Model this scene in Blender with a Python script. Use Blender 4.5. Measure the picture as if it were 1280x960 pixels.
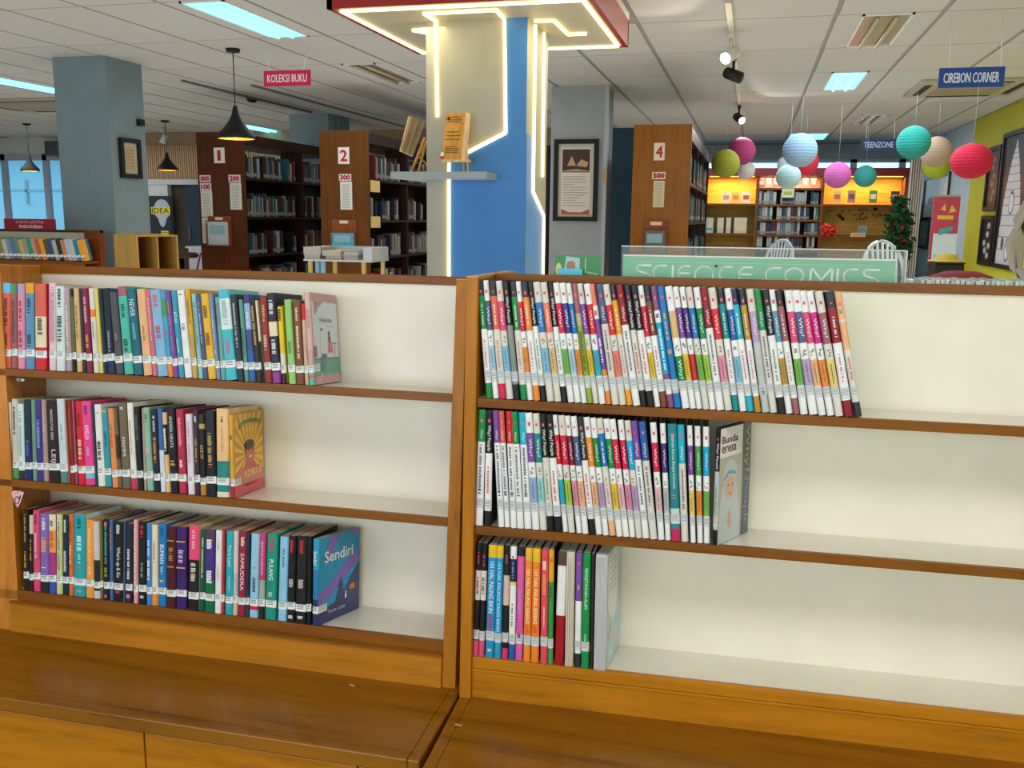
import bpy, math, random
import numpy as np
from mathutils import Matrix, Vector
for o in list(bpy.data.objects): bpy.data.objects.remove(o)
random.seed(7)
SC = bpy.context.scene; COL = SC.collection
# ------------------------------------------------------------------ camera
CAMZ = 1.5
FPX = 1150.0
MR = np.array([[0.9684896, 0.24878436, 0.01158586],      # image right in room axes (x right, y deep, z up)
               [0.05524545, -0.16923839, -0.98402556],   # image down
               [-0.2428494, 0.95365859, -0.17764983]])   # view direction
cd = bpy.data.cameras.new('camera'); cam = bpy.data.objects.new('camera', cd); COL.objects.link(cam)
cd.sensor_width = 36; cd.lens = FPX / 1280 * 36; cd.clip_start = 0.05; cd.clip_end = 200
r, d, f = MR
cam.matrix_world = Matrix(((r[0], -d[0], -f[0], 0), (r[1], -d[1], -f[1], 0), (r[2], -d[2], -f[2], CAMZ), (0, 0, 0, 1)))
SC.camera = cam
# ------------------------------------------------------------------ world, lights, exposure
SC.view_settings.view_transform = 'Standard'; SC.view_settings.look = 'None'
SC.view_settings.gamma = 1; SC.view_settings.use_curve_mapping = False
SC.view_settings.exposure = 0.22
wd = bpy.data.worlds.new('world'); SC.world = wd; wd.use_nodes = True
bg = wd.node_tree.nodes['Background']; bg.inputs[0].default_value = (0.66, 0.86, 1.0, 1); bg.inputs[1].default_value = 1.7

def area(name, loc, rot, sx, sy, energy, col=(1, 1, 1)):
    l = bpy.data.lights.new(name, 'AREA'); l.shape = 'RECTANGLE'; l.size = sx; l.size_y = sy; l.energy = energy; l.color = col
    o = bpy.data.objects.new(name, l); COL.objects.link(o); o.location = loc; o.rotation_euler = [math.radians(a) for a in rot]
    return o
# daylight from the window front behind the photographer, and the row of ceiling panels there
area('window_daylight', (-0.6, -3.2, 1.9), (90, 0, 0), 7.0, 1.9, 84, (1.0, 0.97, 0.91))
area('ceiling_panel_light', (-1.2, 0.4, 2.68), (0, 0, 0), 2.4, 0.6, 17, (1.0, 0.96, 0.88))
area('ceiling_panel_light', (1.6, 0.4, 2.68), (0, 0, 0), 2.4, 0.6, 24, (1.0, 0.98, 0.94))
area('ceiling_panel_light', (-3.3, 8.6, 2.66), (0, 0, 0), 2.0, 3.0, 22, (0.85, 0.95, 1.0))
area('ceiling_panel_light', (0.9, 9.0, 2.66), (0, 0, 0), 1.6, 3.0, 45, (0.85, 0.95, 1.0))
area('ceiling_panel_light', (-10.4, 10.0, 2.66), (0, 0, 0), 3.0, 3.0, 75, (0.85, 0.95, 1.0))
# added fill lamps with no fixture of their own
area('ceiling_panel_light', (0.2, 13.2, 2.66), (0, 0, 0), 2.4, 2.0, 45, (0.85, 0.95, 1.0))  # added to brighten the far end of the room
area('window_floor_bounce', (-2.5, 7.0, 0.3), (180, 0, 0), 11, 10, 190, (1.0, 0.97, 0.92))  # upward lamp imitating floor bounce, added to brighten the ceiling

# ------------------------------------------------------------------ helpers
PAL = dict(white='EDEFF2', offwhite='DCD8D0', paper='D8D2C4', cream='E6D9B8', grey='8E8F90', lightgrey='BDC2C6', charcoal='504E54',
 black='17171B', dark='2B3038', brownblack='2A1C18', navy='1E2C58', indigo='3C3486', slate='4A5A86', blue='1C74BE', royal='2A5CA8',
 sky='79BCE2', lightblue='A8CDE6', periwinkle='93AEDF', steel='5A92B8', cyan='1FAFCB', brightcyan='12A6DC', aqua='8FD6D2', turquoise='4CB8A8',
 teal='16888F', darkteal='12454E', seagreen='86B9A0', green='128A48', deepgreen='0E5A3C', midgreen='4C9A5C', lime='A4C83C', leafgreen='6DB646', palegreen='C6D29A',
 olive='6C6A34', yellow='E8BE28', paleyellow='E8D070', mustard='C09030', orange='EE8A2C', amber='EBA024', peach='EBB384', tan='DDB77E', salmon='EC7C62',
 coral='DB6450', red='D2222E', crimson='D41F4C', darkred='8E1622', maroon='7C1C34', wine='5A1A2A', rose='D84C7C', pink='E58DAE', palepink='E6BCC2',
 hotpink='E23A92', magenta='D2188A', violet='7C4AA4', purple='52307E', lavender='B79CCB', plum='8C4E86', mauve='B3A0AA', rosebrown='A0606A',
 brown='7A4428', greybrown='6C5E4C', rust='A4512C', beige='CDB296')
def lin(h):
    if not isinstance(h, str): return tuple(h)
    h = PAL.get(h, h); c = [int(h[i:i + 2], 16) / 255 for i in (0, 2, 4)]
    return tuple(x / 12.92 if x <= .04045 else ((x + .055) / 1.055) ** 2.4 for x in c)
MATS = {}
def mat(col, rough=.45, metal=0., emit=0., coat=0., kind='', scale=1., key=None):
    k = (col, rough, metal, emit, coat, kind, scale)
    if k in MATS: return MATS[k]
    m = bpy.data.materials.new(kind + str(col)); m.use_nodes = True; MATS[k] = m
    nt = m.node_tree; b = nt.nodes['Principled BSDF']; c = lin(col)
    b.inputs['Base Color'].default_value = (*c, 1); b.inputs['Specular IOR Level'].default_value = .22 if kind == 'cover' else (.2 if kind.startswith('wood') else .4); b.inputs['Roughness'].default_value = rough; b.inputs['Metallic'].default_value = metal
    if coat: b.inputs['Coat Weight'].default_value = coat; b.inputs['Coat Roughness'].default_value = .12
    if emit: b.inputs['Emission Color'].default_value = (*c, 1); b.inputs['Emission Strength'].default_value = emit
    N, L = nt.nodes, nt.links
    def tc(sc, coord='Object'):
        t = N.new('ShaderNodeTexCoord'); mp = N.new('ShaderNodeMapping'); mp.inputs['Scale'].default_value = sc
        L.new(t.outputs[coord], mp.inputs[0]); return mp.outputs[0]
    def noise(v, s, det=5, rg=.6):
        n = N.new('ShaderNodeTexNoise'); n.inputs['Scale'].default_value = s; n.inputs['Detail'].default_value = det; n.inputs['Roughness'].default_value = rg
        L.new(v, n.inputs['Vector']); return n.outputs['Fac']
    def ramp(fac, stops):
        rp = N.new('ShaderNodeValToRGB'); el = rp.color_ramp.elements
        while len(el) < len(stops): el.new(.5)
        for e, (p, cc) in zip(el, stops): e.position = p; e.color = (*cc, 1)
        L.new(fac, rp.inputs[0]); return rp.outputs[0]
    def bump(fac, st, dist=.002):
        bp = N.new('ShaderNodeBump'); bp.inputs['Strength'].default_value = st; bp.inputs['Distance'].default_value = dist
        L.new(fac, bp.inputs['Height']); L.new(bp.outputs[0], b.inputs['Normal'])
    if kind in ('woodx', 'woodz', 'woody'):
        sc = {'woodx': (1.2, 14, 14), 'woodz': (14, 14, 1.2), 'woody': (14, 1.2, 14)}[kind]
        v = tc(tuple(s * scale for s in sc)); n = noise(v, 2.2, 7, .62)
        v2 = tc(tuple(s * scale * 4 for s in sc)); n2 = noise(v2, 5, 3, .7)
        mx = N.new('ShaderNodeMath'); mx.operation = 'MULTIPLY_ADD'; mx.inputs[1].default_value = .22; L.new(n2, mx.inputs[0]); L.new(n, mx.inputs[2])
        dk = tuple(x * .62 for x in c); lt = tuple(min(1, x * 1.28) for x in c)
        L.new(ramp(mx.outputs[0], [(.38, dk), (.56, c), (.80, lt)]), b.inputs['Base Color'])
        n3 = noise(tc((6, 6, 6)), 2, 3); rr = N.new('ShaderNodeMapRange'); rr.inputs['To Min'].default_value = max(.05, rough - .1); rr.inputs['To Max'].default_value = rough + .12
        L.new(n3, rr.inputs[0]); L.new(rr.outputs[0], b.inputs['Roughness']); bump(n2, .08, .001)
    elif kind == 'paint':
        n = noise(tc((3, 3, 3)), 1.6 * scale, 6); dk = tuple(x * .93 for x in c); lt = tuple(min(1, x * 1.04) for x in c)
        L.new(ramp(n, [(.3, dk), (.7, lt)]), b.inputs['Base Color']); bump(noise(tc((60, 60, 60)), 4, 2), .05, .001)
    elif kind == 'cover':
        n = noise(tc((9, 9, 9)), 2.0, 4); dk = tuple(x * .82 for x in c); lt = tuple(min(1, x * 1.1 + .01) for x in c)
        L.new(ramp(n, [(.3, dk), (.7, lt)]), b.inputs['Base Color']); bump(noise(tc((25, 25, 8)), 2, 3), .12, .003)
    elif kind == 'pages':
        w = N.new('ShaderNodeTexNoise'); w.inputs['Scale'].default_value = 1; w.inputs['Detail'].default_value = 2
        L.new(tc((900, 20, 20)), w.inputs['Vector'])
        L.new(ramp(w.outputs['Fac'], [(.3, tuple(x * .7 for x in c)), (.7, c)]), b.inputs['Base Color'])
    elif kind == 'tile':
        n = noise(tc((1, 1, 1)), 1.3, 5); L.new(ramp(n, [(.3, tuple(x * .94 for x in c)), (.7, c)]), b.inputs['Base Color'])
        bump(noise(tc((80, 80, 80)), 3, 3), .1, .002)
    elif kind == 'glass':
        b.inputs['Transmission Weight'].default_value = 1; b.inputs['IOR'].default_value = 1.2
    elif kind == 'film':
        b.inputs['Alpha'].default_value = .05
    return m
ORG = {}
def obj(name, verts, faces, m, parent=None, bevel=0., smooth=False, mats=None, fmat=None, off=None):
    """one mesh object; verts in world axes when it has no placed parent frame, else relative to the parent's origin"""
    me = bpy.data.meshes.new(name)
    org = Vector(ORG[parent]) if parent is not None and parent in ORG else Vector((0, 0, 0))
    me.from_pydata([(v[0] - org[0], v[1] - org[1], v[2] - org[2]) for v in verts], [], faces)
    for mm in (mats or [m]): me.materials.append(mm)
    if fmat:
        for p, i in zip(me.polygons, fmat): p.material_index = i
    if smooth:
        for p in me.polygons: p.use_smooth = True
    me.update()
    o = bpy.data.objects.new(name, me); COL.objects.link(o)
    if parent is not None:
        o.parent = parent
        ORG[o] = org
    if bevel:
        bv = o.modifiers.new('bevel', 'BEVEL'); bv.width = bevel; bv.segments = 2; bv.limit_method = 'ANGLE'
    return o
def thing(name, label, cat, loc=(0, 0, 0), group=None, mw=None):
    o = bpy.data.objects.new(name, None); COL.objects.link(o); o.empty_display_size = .05
    if mw is not None: o.matrix_world = mw; ORG[o] = (0, 0, 0)
    else: o.location = loc; ORG[o] = tuple(loc)
    return tag(o, label, cat, group)
def tag(o, label=None, cat=None, group=None, kind=None):
    if label: o['label'] = label
    if cat: o['category'] = cat
    if group: o['group'] = group
    if kind: o['kind'] = kind
    return o
BF = [(0, 3, 2, 1), (4, 5, 6, 7), (0, 1, 5, 4), (1, 2, 6, 5), (2, 3, 7, 6), (3, 0, 4, 7)]
def bv(x0, x1, y0, y1, z0, z1):
    return [(x0, y0, z0), (x1, y0, z0), (x1, y1, z0), (x0, y1, z0), (x0, y0, z1), (x1, y0, z1), (x1, y1, z1), (x0, y1, z1)]
def box(name, x0, x1, y0, y1, z0, z1, m, parent=None, bevel=0.):
    return obj(name, bv(min(x0, x1), max(x0, x1), min(y0, y1), max(y0, y1), min(z0, z1), max(z0, z1)), BF, m, parent, bevel)
def merge(parts):
    V, F = [], []
    for v, fc in parts:
        n = len(V); V += list(v); F += [tuple(i + n for i in q) for q in fc]
    return V, F
def boxes(name, lst, m, parent=None, bevel=0.):
    V, F = merge([(bv(*b), BF) for b in lst]); return obj(name, V, F, m, parent, bevel)
def hexa(name, p, m, parent=None, bevel=0.):   # eight world points in box order
    return obj(name, p, BF, m, parent, bevel)
def tube(name, pts, rad, m, parent=None, n=8, mesh=False):
    V, F = [], []
    pts = [Vector(p) for p in pts]
    for i, p in enumerate(pts):
        dr = (pts[min(i + 1, len(pts) - 1)] - pts[max(i - 1, 0)]).normalized()
        a = dr.orthogonal().normalized(); b = dr.cross(a); rr = rad[i] if isinstance(rad, (list, tuple)) else rad
        for k in range(n):
            t = 2 * math.pi * k / n; V.append(tuple(p + (a * math.cos(t) + b * math.sin(t)) * rr))
    for i in range(len(pts) - 1):
        for k in range(n): F.append((i * n + k, i * n + (k + 1) % n, (i + 1) * n + (k + 1) % n, (i + 1) * n + k))
    F.append(tuple(range(n - 1, -1, -1))); F.append(tuple((len(pts) - 1) * n + k for k in range(n)))
    if mesh: return V, F
    return obj(name, V, F, m, parent, smooth=True)
def lathe(name, prof, c, m, parent=None, n=32, close=False):
    V, F = [], []
    for (rr, z) in prof:
        for k in range(n): t = 2 * math.pi * k / n; V.append((c[0] + rr * math.cos(t), c[1] + rr * math.sin(t), c[2] + z))
    for i in range(len(prof) - 1):
        for k in range(n): F.append((i * n + k, i * n + (k + 1) % n, (i + 1) * n + (k + 1) % n, (i + 1) * n + k))
    return obj(name, V, F, m, parent, smooth=True)
TXT = {}
def text_mesh(s, depth=.0004):
    if s in TXT: return TXT[s]
    c = bpy.data.curves.new('t', 'FONT'); c.body = s; c.resolution_u = 2; c.fill_mode = 'FRONT'
    o = bpy.data.objects.new('t', c); COL.objects.link(o)
    me = bpy.data.meshes.new_from_object(o.evaluated_get(bpy.context.evaluated_depsgraph_get()))
    co = [tuple(v.co) for v in me.vertices]; fs = [tuple(p.vertices) for p in me.polygons]
    bpy.data.objects.remove(o); bpy.data.curves.remove(c); bpy.data.meshes.remove(me)
    x0 = min(v[0] for v in co); x1 = max(v[0] for v in co); y0 = min(v[1] for v in co); y1 = max(v[1] for v in co)
    TXT[s] = ([((v[0] - x0) / (x1 - x0), (v[1] - y0) / (y1 - y0)) for v in co], fs, (x1 - x0) / (y1 - y0)); return TXT[s]
def lettering(name, s, org, ex, ey, w, h, m, parent=None, bold=0.):
    """text filling w x h from corner org along the unit vectors ex and ey"""
    co, fs, asp = text_mesh(s); ex = Vector(ex); ey = Vector(ey); org = Vector(org); nrm = ex.cross(ey)
    V, F = [], []
    for (dx, dy) in ([(0, 0)] if not bold else [(-bold, 0), (bold, 0), (0, bold), (0, -bold)]):
        n = len(V); V += [tuple(org + ex * (c[0] * w + dx) + ey * (c[1] * h + dy) + nrm * (.00012 * (dx != 0) + .00006 * (dx + dy > 0))) for c in co]
        F += [tuple(i + n for i in q) for q in fs]
    return obj(name, V, F, m, parent)
def quad2(name, polys, org, ex, ey, m, parent=None, e=0.):
    ex = Vector(ex); ey = Vector(ey); org = Vector(org) + ex.cross(ey).normalized() * e; V, F = [], []
    for pl in polys:
        n = len(V); V += [tuple(org + ex * a + ey * b) for a, b in pl]; F.append(tuple(range(n, n + len(pl))))
    return obj(name, V, F, m, parent)
# points of the room along a line of sight
def ray(px, py): v = MR.T @ np.array([px - 640, py - 480, FPX]); return v
def PY(px, py, Y): v = ray(px, py); v = v * (Y / v[1]); return Vector((v[0], v[1], v[2] + CAMZ))
def PX(px, py, X): v = ray(px, py); v = v * (X / v[0]); return Vector((v[0], v[1], v[2] + CAMZ))
def PZ(px, py, z): v = ray(px, py); v = v * ((z - CAMZ) / v[2]); return Vector((v[0], v[1], v[2] + CAMZ))
CEIL = CAMZ + 1.25

# ------------------------------------------------------------------ materials used often
WOOD = mat('8C560A', .36, coat=.1, kind='woodx'); WOODV = mat('98560A', .36, coat=.1, kind='woodz')
RISER = mat('AC6E0E', .36, coat=.1, kind='woodx'); TOPW = mat('86550C', .28, coat=.2, kind='woodx')
EDGE = mat('7C490A', .4, coat=.08, kind='woodx'); PALEW = mat('D09A58', .45, kind='woodz')
PANELW = mat('A86A12', .4, coat=.1, kind='woodz')
CREAM = mat('E6E1D2', .38, coat=.15, kind='paint'); BLACKM = mat('0C0A09', .6); WHITE = mat('white', .5); LAM = mat('E4E0D4', .3, coat=.3, kind='paint')
STICK = mat('E9ECEE', .4); INK = mat('3A3C44', .6); TITLEW = mat('F2F2F2', .5)

# ================================================================== SETTING
box('floor', -16, 2.6, -4, 18, -.05, 0, mat('A89C86', .35, kind='paint'))['kind'] = 'structure'
XL = [-.785 - .545 * k for k in range(0, 22)][::-1] + [-.2, .43, 1.04, 1.65, 2.25, 2.58]
YL = [5.11 + 1.14 * k for k in range(-3, 10)]
ceil_o = box('ceiling', -13, 2.62, -4.1, 16.4, CEIL + .004, CEIL + .12, mat('A3A29E', .7, kind='paint')); ceil_o['kind'] = 'structure'
TILEM = mat('D0CFCB', .75, kind='tile'); TILE = {}
skip = set()
def cell(x, y):
    i = max(k for k in range(len(XL) - 1) if XL[k] <= x); j = max(k for k in range(len(YL) - 1) if YL[k] <= y); return i, j
def light_cell(px, py):
    p = PZ(px, py, CEIL); c = cell(p.x, p.y); skip.add(c); return c
CELL_A = light_cell(320, 28); CELL_B = light_cell(1128, 30); CELL_C = light_cell(1065, 106); CELL_D = light_cell(1020, 170)
CELL_E = light_cell(495, 92); CELL_F = light_cell(325, 164); CELL_G = light_cell(40, 110); CELL_H = light_cell(1085, 150)
def tile(i, j):
    w = XL[i + 1] - XL[i]; dd = YL[j + 1] - YL[j]; k = (round(w, 3), round(dd, 3)); g = .008; gx = .016
    if k not in TILE:
        me = bpy.data.meshes.new('ceiling_tile'); me.from_pydata(bv(gx, w - gx, g, dd - g, -.006, .004), [], BF); me.materials.append(TILEM); TILE[k] = me
    o = bpy.data.objects.new('ceiling_tile', TILE[k]); COL.objects.link(o); o.parent = ceil_o; o.location = (XL[i], YL[j], CEIL + .0)
for j in range(len(YL) - 1):
    for i in range(len(XL) - 1):
        xc = (XL[i] + XL[i + 1]) / 2; yc = YL[j] + .5
        if (i, j) in skip or xc < -1.0 * yc - 1.2 or xc > .42 * yc + .6: continue
        if -2.2 < xc < -.8 and 4.7 < yc < 5.9: continue
        tile(i, j)

def troffer(c, label, lit, narrow=True, col='7ADDF2', strength=1.5):
    i, j = c; x0, x1, y0, y1 = XL[i], XL[i + 1], YL[j], YL[j + 1]; xm = (x0 + x1) / 2
    t = thing('ceiling_light', label, 'ceiling light', (xm, y0, CEIL))
    hw = .15 if narrow else (x1 - x0) / 2 - .03
    hf = (x1 - x0) / 2 - .011
    for a, b in ((x0 + .011, xm - hw), (xm + hw, x1 - .011)):
        if b - a > .02: box('filler_strip', a, b, y0 + .011, y1 - .011, CEIL - .006, CEIL + .003, TILEM, t)
    boxes('frame', [(xm - hw, xm - hw + .015, y0 + .02, y1 - .02, CEIL - .012, CEIL + .003), (xm + hw - .015, xm + hw, y0 + .02, y1 - .02, CEIL - .012, CEIL + .003),
                    (xm - hw, xm + hw, y0 + .02, y0 + .04, CEIL - .012, CEIL + .003), (xm - hw, xm + hw, y1 - .04, y1 - .02, CEIL - .012, CEIL + .003)], WHITE, t)
    if lit:
        box('diffuser', xm - hw + .015, xm + hw - .015, y0 + .04, y1 - .04, CEIL - .004, CEIL + .002, mat(col, .5, emit=strength), t)
    else:
        box('reflector', xm - hw + .015, xm + hw - .015, y0 + .04, y1 - .04, CEIL - .003, CEIL + .002, mat('C9BE9C', .25, metal=.5), t)
    for s in (-1, 1):
        V, F = tube('', [(xm + s * .055, y0 + .08, CEIL - .02), (xm + s * .055, y1 - .08, CEIL - .02)], .013, None, n=10, mesh=True)
        obj('lamp_tube', V, F, mat(col, .4, emit=strength * 1.3) if lit else mat('BDB49C', .4), t, smooth=True)
    return t
troffer(CELL_A, 'large lit ceiling light nearest on the left above the red hanging sign', True)
troffer(CELL_B, 'unlit ceiling light with two bare tubes above the blue corner sign', False)
troffer(CELL_C, 'lit blue white ceiling light left of the blue corner sign', True, col='7FCFFF')
troffer(CELL_D, 'small lit ceiling light far back above the light blue lantern', True, False, col='7FD8F0')
troffer(CELL_E, 'unlit ceiling light left of the red and white column canopy', False)
troffer(CELL_F, 'lit ceiling light far back behind the large pendant lamp', True)
troffer(CELL_G, 'lit ceiling light at the left edge beside the blue grey column', True)
troffer(CELL_H, 'unlit ceiling light with a warm glint between two lit ones', False)

def aircon(x0, x1, y0, y1, label):
    t = thing('air_conditioner', label, 'air conditioner', ((x0 + x1) / 2, y0, CEIL)); m = mat('B9B09A', .5)
    box('panel', x0, x1, y0, y1, CEIL - .03, CEIL - .007, m, t, .006); cx, cy = (x0 + x1) / 2, (y0 + y1) / 2
    box('intake_grille', x0 + .2, x1 - .2, y0 + .2, y1 - .2, CEIL - .036, CEIL - .03, mat('9F9478', .6), t)
    for a in ((x0 + .2, x1 - .2, y0 + .06, y0 + .12), (x0 + .2, x1 - .2, y1 - .12, y1 - .06), (x0 + .06, x0 + .12, y0 + .2, y1 - .2), (x1 - .12, x1 - .06, y0 + .2, y1 - .2)):
        box('air_slot', *a, CEIL - .034, CEIL - .0301, mat('2A2622', .6), t)
a = PZ(1108, 136, CEIL); b = PZ(1235, 120, CEIL); aircon(a.x, 2.35, 9.1, 10.2, 'beige ceiling air conditioner above the teal lantern near the yellow wall')
a = PZ(-30, 128, CEIL); aircon(a.x, a.x + 1.5, a.y - .3, a.y + .8, 'ceiling air conditioner with dark slots at the left edge')

# walls
RW = 2.6
YELLOW = mat('C9C32C', .6, kind='paint'); PALEB = mat('B9CDD6', .6, kind='paint')
yc = 12.75
for nm_, a_ in (('wall_front', (-13, RW, -4.1, -4.0, 0, .8)), ('wall_front', (-13, RW, -4.1, -4.0, 2.6, CEIL)), ('wall_side', (-13.1, -13, -4.1, 13.6, 0, CEIL))):
    w = box(nm_, *a_, mat('C8CACC', .6, kind='paint')); w['kind'] = 'structure'
w = box('wall_right', RW, RW + .1, -4.1, yc, 0, CEIL, YELLOW); w['kind'] = 'structure'
w = box('wall_right', RW, RW + .1, yc, 16.4, 0, CEIL, PALEB); w['kind'] = 'structure'
# far wall with a clerestory window band
FY = 16.3
zt = PY(1000, 199.5, FY).z; zb = PY(1000, 214, FY).z
WG = mat('AEB9C2', .6, kind='paint')
w = box('wall_back', -2.0, RW, FY, FY + .1, 0, zb - .55, WG); w['kind'] = 'structure'
w = box('wall_back', -2.0, RW, FY, FY + .1, zt, CEIL, WG); w['kind'] = 'structure'
w = box('wall_back', -4.9, -2.0, FY, FY + .1, 0, CEIL, WG); w['kind'] = 'structure'
GL = mat('CFE9F5', .05, kind='glass')
xs = [PY(p, 207, FY).x for p in (862, 900, 1000, 1067, 1128)] + [RW]
for n_, (a, b) in enumerate(zip(xs[:-1], xs[1:])):
    wn = thing('window_%d' % (n_ + 1), None, None, (a, FY, zb - .55)); wn['kind'] = 'structure'
    boxes('window_frame', [(a, a + .05, FY - .02, FY + .06, zb - .55, zt), (b - .05, b, FY - .02, FY + .06, zb - .55, zt),
                           (a, b, FY - .02, FY + .06, zt - .05, zt), (a, b, FY - .02, FY + .06, zb - .55, zb - .5)], mat('C4CCD6', .4), wn)
    box('window_pane', a + .05, b - .05, FY + .01, FY + .016, zb - .5, zt - .05, GL, wn)
# left: window wall
LY = 13.6
p0 = PY(-40, 195, LY); p1 = PY(84, 200, LY); LX0 = -13; zt = PY(40, 193, LY).z
LW = mat('C6CACB', .6, kind='paint')
w = box('wall_left', LX0, p1.x + .9, LY, LY + .1, zt, CEIL, LW); w['kind'] = 'structure'
w = box('wall_left', LX0, p1.x + .9, LY, LY + .1, 0, .75, LW); w['kind'] = 'structure'
FR = mat('9FA6B4', .4)
xw = [PY(p, 240, LY).x for p in (-70, 8, 60, 84)] + [p1.x + .9]
for n_, (a, b) in enumerate(zip(xw[:-1], xw[1:])):
    wn = thing('window_%d' % (n_ + 6), None, None, (a, LY, .75)); wn['kind'] = 'structure'; e = .045
    boxes('window_frame', [(a, a + e, LY - .03, LY + .05, .75, zt), (b - e, b, LY - .03, LY + .05, .75, zt), (a, b, LY - .03, LY + .05, zt - .1, zt), (a, b, LY - .03, LY + .05, .75, .8)], FR, wn)
    box('window_pane', a + e, b - e, LY + .01, LY + .016, .8, zt - .1, GL, wn)
# outside the left windows
g = box('ground', -30, 5, 16.5, 40, -.2, -.1, mat('9FB0B0', .8, kind='paint')); g['kind'] = 'structure'
t = thing('garden_wall', 'pale garden wall with railing outside the left window', 'wall', (-16, 20, 0))
box('wall_face', -24, -10, 20, 20.3, 0, 1.7, mat('9CC4CC', .8, kind='paint'), t)
for k in range(14):
    box('railing_bar', -22 + k * .6, -21.94 + k * .6, 19.9, 19.98, 1.7, 2.3, mat('8098A0', .6), t)
box('rail', -23, -12, 19.9, 19.98, 2.0, 2.06, mat('8098A0', .6), t)
t = thing('neighbour_house', 'neighbouring house with grey sloping roof outside the left window', 'house', (-18, 25, 0))
box('wall_face', -28, -12, 25, 30, 0, 3.4, mat('A8D4E0', .8, kind='paint'), t)
hexa('roof', [(-29, 24, 3.4), (-11, 24, 3.4), (-11, 31, 3.4), (-29, 31, 3.4), (-29, 27, 4.6), (-11, 27, 4.6), (-11, 28, 4.6), (-29, 28, 4.6)], mat('7FA0AE', .8), t)

# slatted wall behind the pendant lamp
SY = 12.9
a = PY(176, 182, SY); b = PY(252, 182, SY); zt = a.z; zb = PY(215, 226, SY).z
sw = box('wall_niche', a.x - .3, -1.9, SY + .03, SY + .1, zb, CEIL, mat('A08868', .7, kind='paint')); sw['kind'] = 'structure'
x = a.x - .25; k = 0; sl = None
SLM = mat('C6A27C', .55, kind='woodz')
while x < -5.0 and k < 110:
    V = bv(0, .024, -.012, .028, zb, zt)
    if sl is None: sl = bpy.data.meshes.new('slat'); sl.from_pydata(V, [], BF); sl.materials.append(SLM)
    o = bpy.data.objects.new('slat', sl); COL.objects.link(o); o.parent = sw; o.location = (x, SY, 0); x += .038; k += 1
w = box('wall_partition', PY(183, 260, SY).x, PY(213, 260, SY).x, SY - .05, SY + .05, 0, zb, mat('D3D8DE', .5, kind='paint')); w['kind'] = 'structure'
box('trim_1', PY(183, 228, SY).x, PY(300, 228, SY).x, SY - .08, SY + .05, zb - .06, zb + .02, mat('D0D4DA', .5))['kind'] = 'structure'
w = box('wall_recess', PY(213, 260, SY).x, -4.5, SY + .05, SY + .1, 0, zb - .06, mat('3E3733', .7, kind='paint')); w['kind'] = 'structure'
t = thing('wardrobe', 'dark blue wardrobe door in the recess behind bookcase one', 'wardrobe', PY(240, 300, SY - .2))
x0, x1 = PY(238, 260, SY - .2).x, PY(262, 260, SY - .2).x
box('door', x0, x1, SY - .3, SY, 0, PY(240, 232, SY - .2).z, mat('24384A', .5, kind='woodz'), t, .004); box('handle', x0 + .03, x0 + .05, SY - .32, SY - .3, 1.1, 1.3, mat('888888', .3, .8), t)
# poster IDEA
pp = PY(188, 296, SY - .07); q = PY(213, 245, SY - .07)
t = thing('poster', 'black poster with a white light bulb drawing and yellow word IDEA', 'poster', pp)
W_, H_ = q.x - pp.x, q.z - pp.z
box('sheet', pp.x, q.x, SY - .075, SY - .055, pp.z, q.z, mat('1B2530', .5), t)
O = Vector((pp.x, SY - .076, pp.z)); EX, EZ = (1, 0, 0), (0, 0, 1)
quad2('bulb_drawing', [[(W_ * (.6 + .36 * math.cos(a_) * (1 if math.sin(a_) > -.3 else .6)), H_ * (.66 + .26 * math.sin(a_) * (1 if math.sin(a_) > 0 else 1.6))) for a_ in [i * math.pi / 12 for i in range(24)]]], O, EX, EZ, mat('B8C4D2', .6), t, .001)
quad2('bulb_base', [[(W_ * .5, H_ * y), (W_ * .85, H_ * y), (W_ * .85, H_ * (y + .035)), (W_ * .5, H_ * (y + .035))] for y in (.02, .07, .12)], O, EX, EZ, mat('E6D820', .6), t, .002)
quad2('word_strip', [[(W_ * .12, H_ * .56), (W_ * .97, H_ * .56), (W_ * .97, H_ * .73), (W_ * .12, H_ * .73)]], O, EX, EZ, mat('E6D820', .6), t, .003)
lettering('lettering', 'IDEA', O + Vector((W_ * .16, -.005, H_ * .58)), EX, EZ, W_ * .75, H_ * .13, mat('black'), t)

# ------------------------------------------------------------------ columns
def column(name, x0, x1, y0, y1, m, label):
    t = thing(name, label, 'column', ((x0 + x1) / 2, y0, 0)); box('shaft', x0, x1, y0, y1, 0, CEIL - .007, m, t); return t
t = column('column', -5.60, -5.10, 6.67, 7.13, mat('7B8F96', .6, kind='paint'), 'plain blue grey square column on the left with a small framed certificate')
box('junction_box', -5.10, -5.06, 7.02, 7.08, PX(177, 158, -5.1).z, PX(177, 150, -5.1).z, BLACKM, t)
a = PY(361, 141, 10.9); b = PY(410, 141, 10.9)
t = column('column', a.x, b.x, 10.9, 11.5, mat('8FA4AC', .6, kind='paint'), 'pale blue column behind bookcases one and two')
box('duct', b.x, b.x + .06, 11.1, 11.4, 0, CEIL - .01, mat('6F868E', .6), t)
t = column('column', -1.925, -1.405, 8.97, 9.5, mat('A3A8AC', .6, kind='paint'), 'light grey column carrying the large framed poster')
box('corner_guard', -1.405, -1.37, 8.95, 9.02, 0, CEIL - .01, mat('B6BCC0', .4), t)
a = PY(758, 260, 8.9)
box('switch_box', -1.40, -1.36, 8.9, 8.97, PY(758, 226, 8.95).z, PY(758, 214, 8.95).z, mat('C9A070', .5), t)
# dark teal partition right of it
a = PY(764, 160, 10.2); b = PY(812, 160, 10.2)
w = box('wall_divider', a.x, b.x, 10.2, 10.3, 0, a.z, mat('2C4A5C', .6, kind='paint')); w['kind'] = 'structure'

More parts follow.
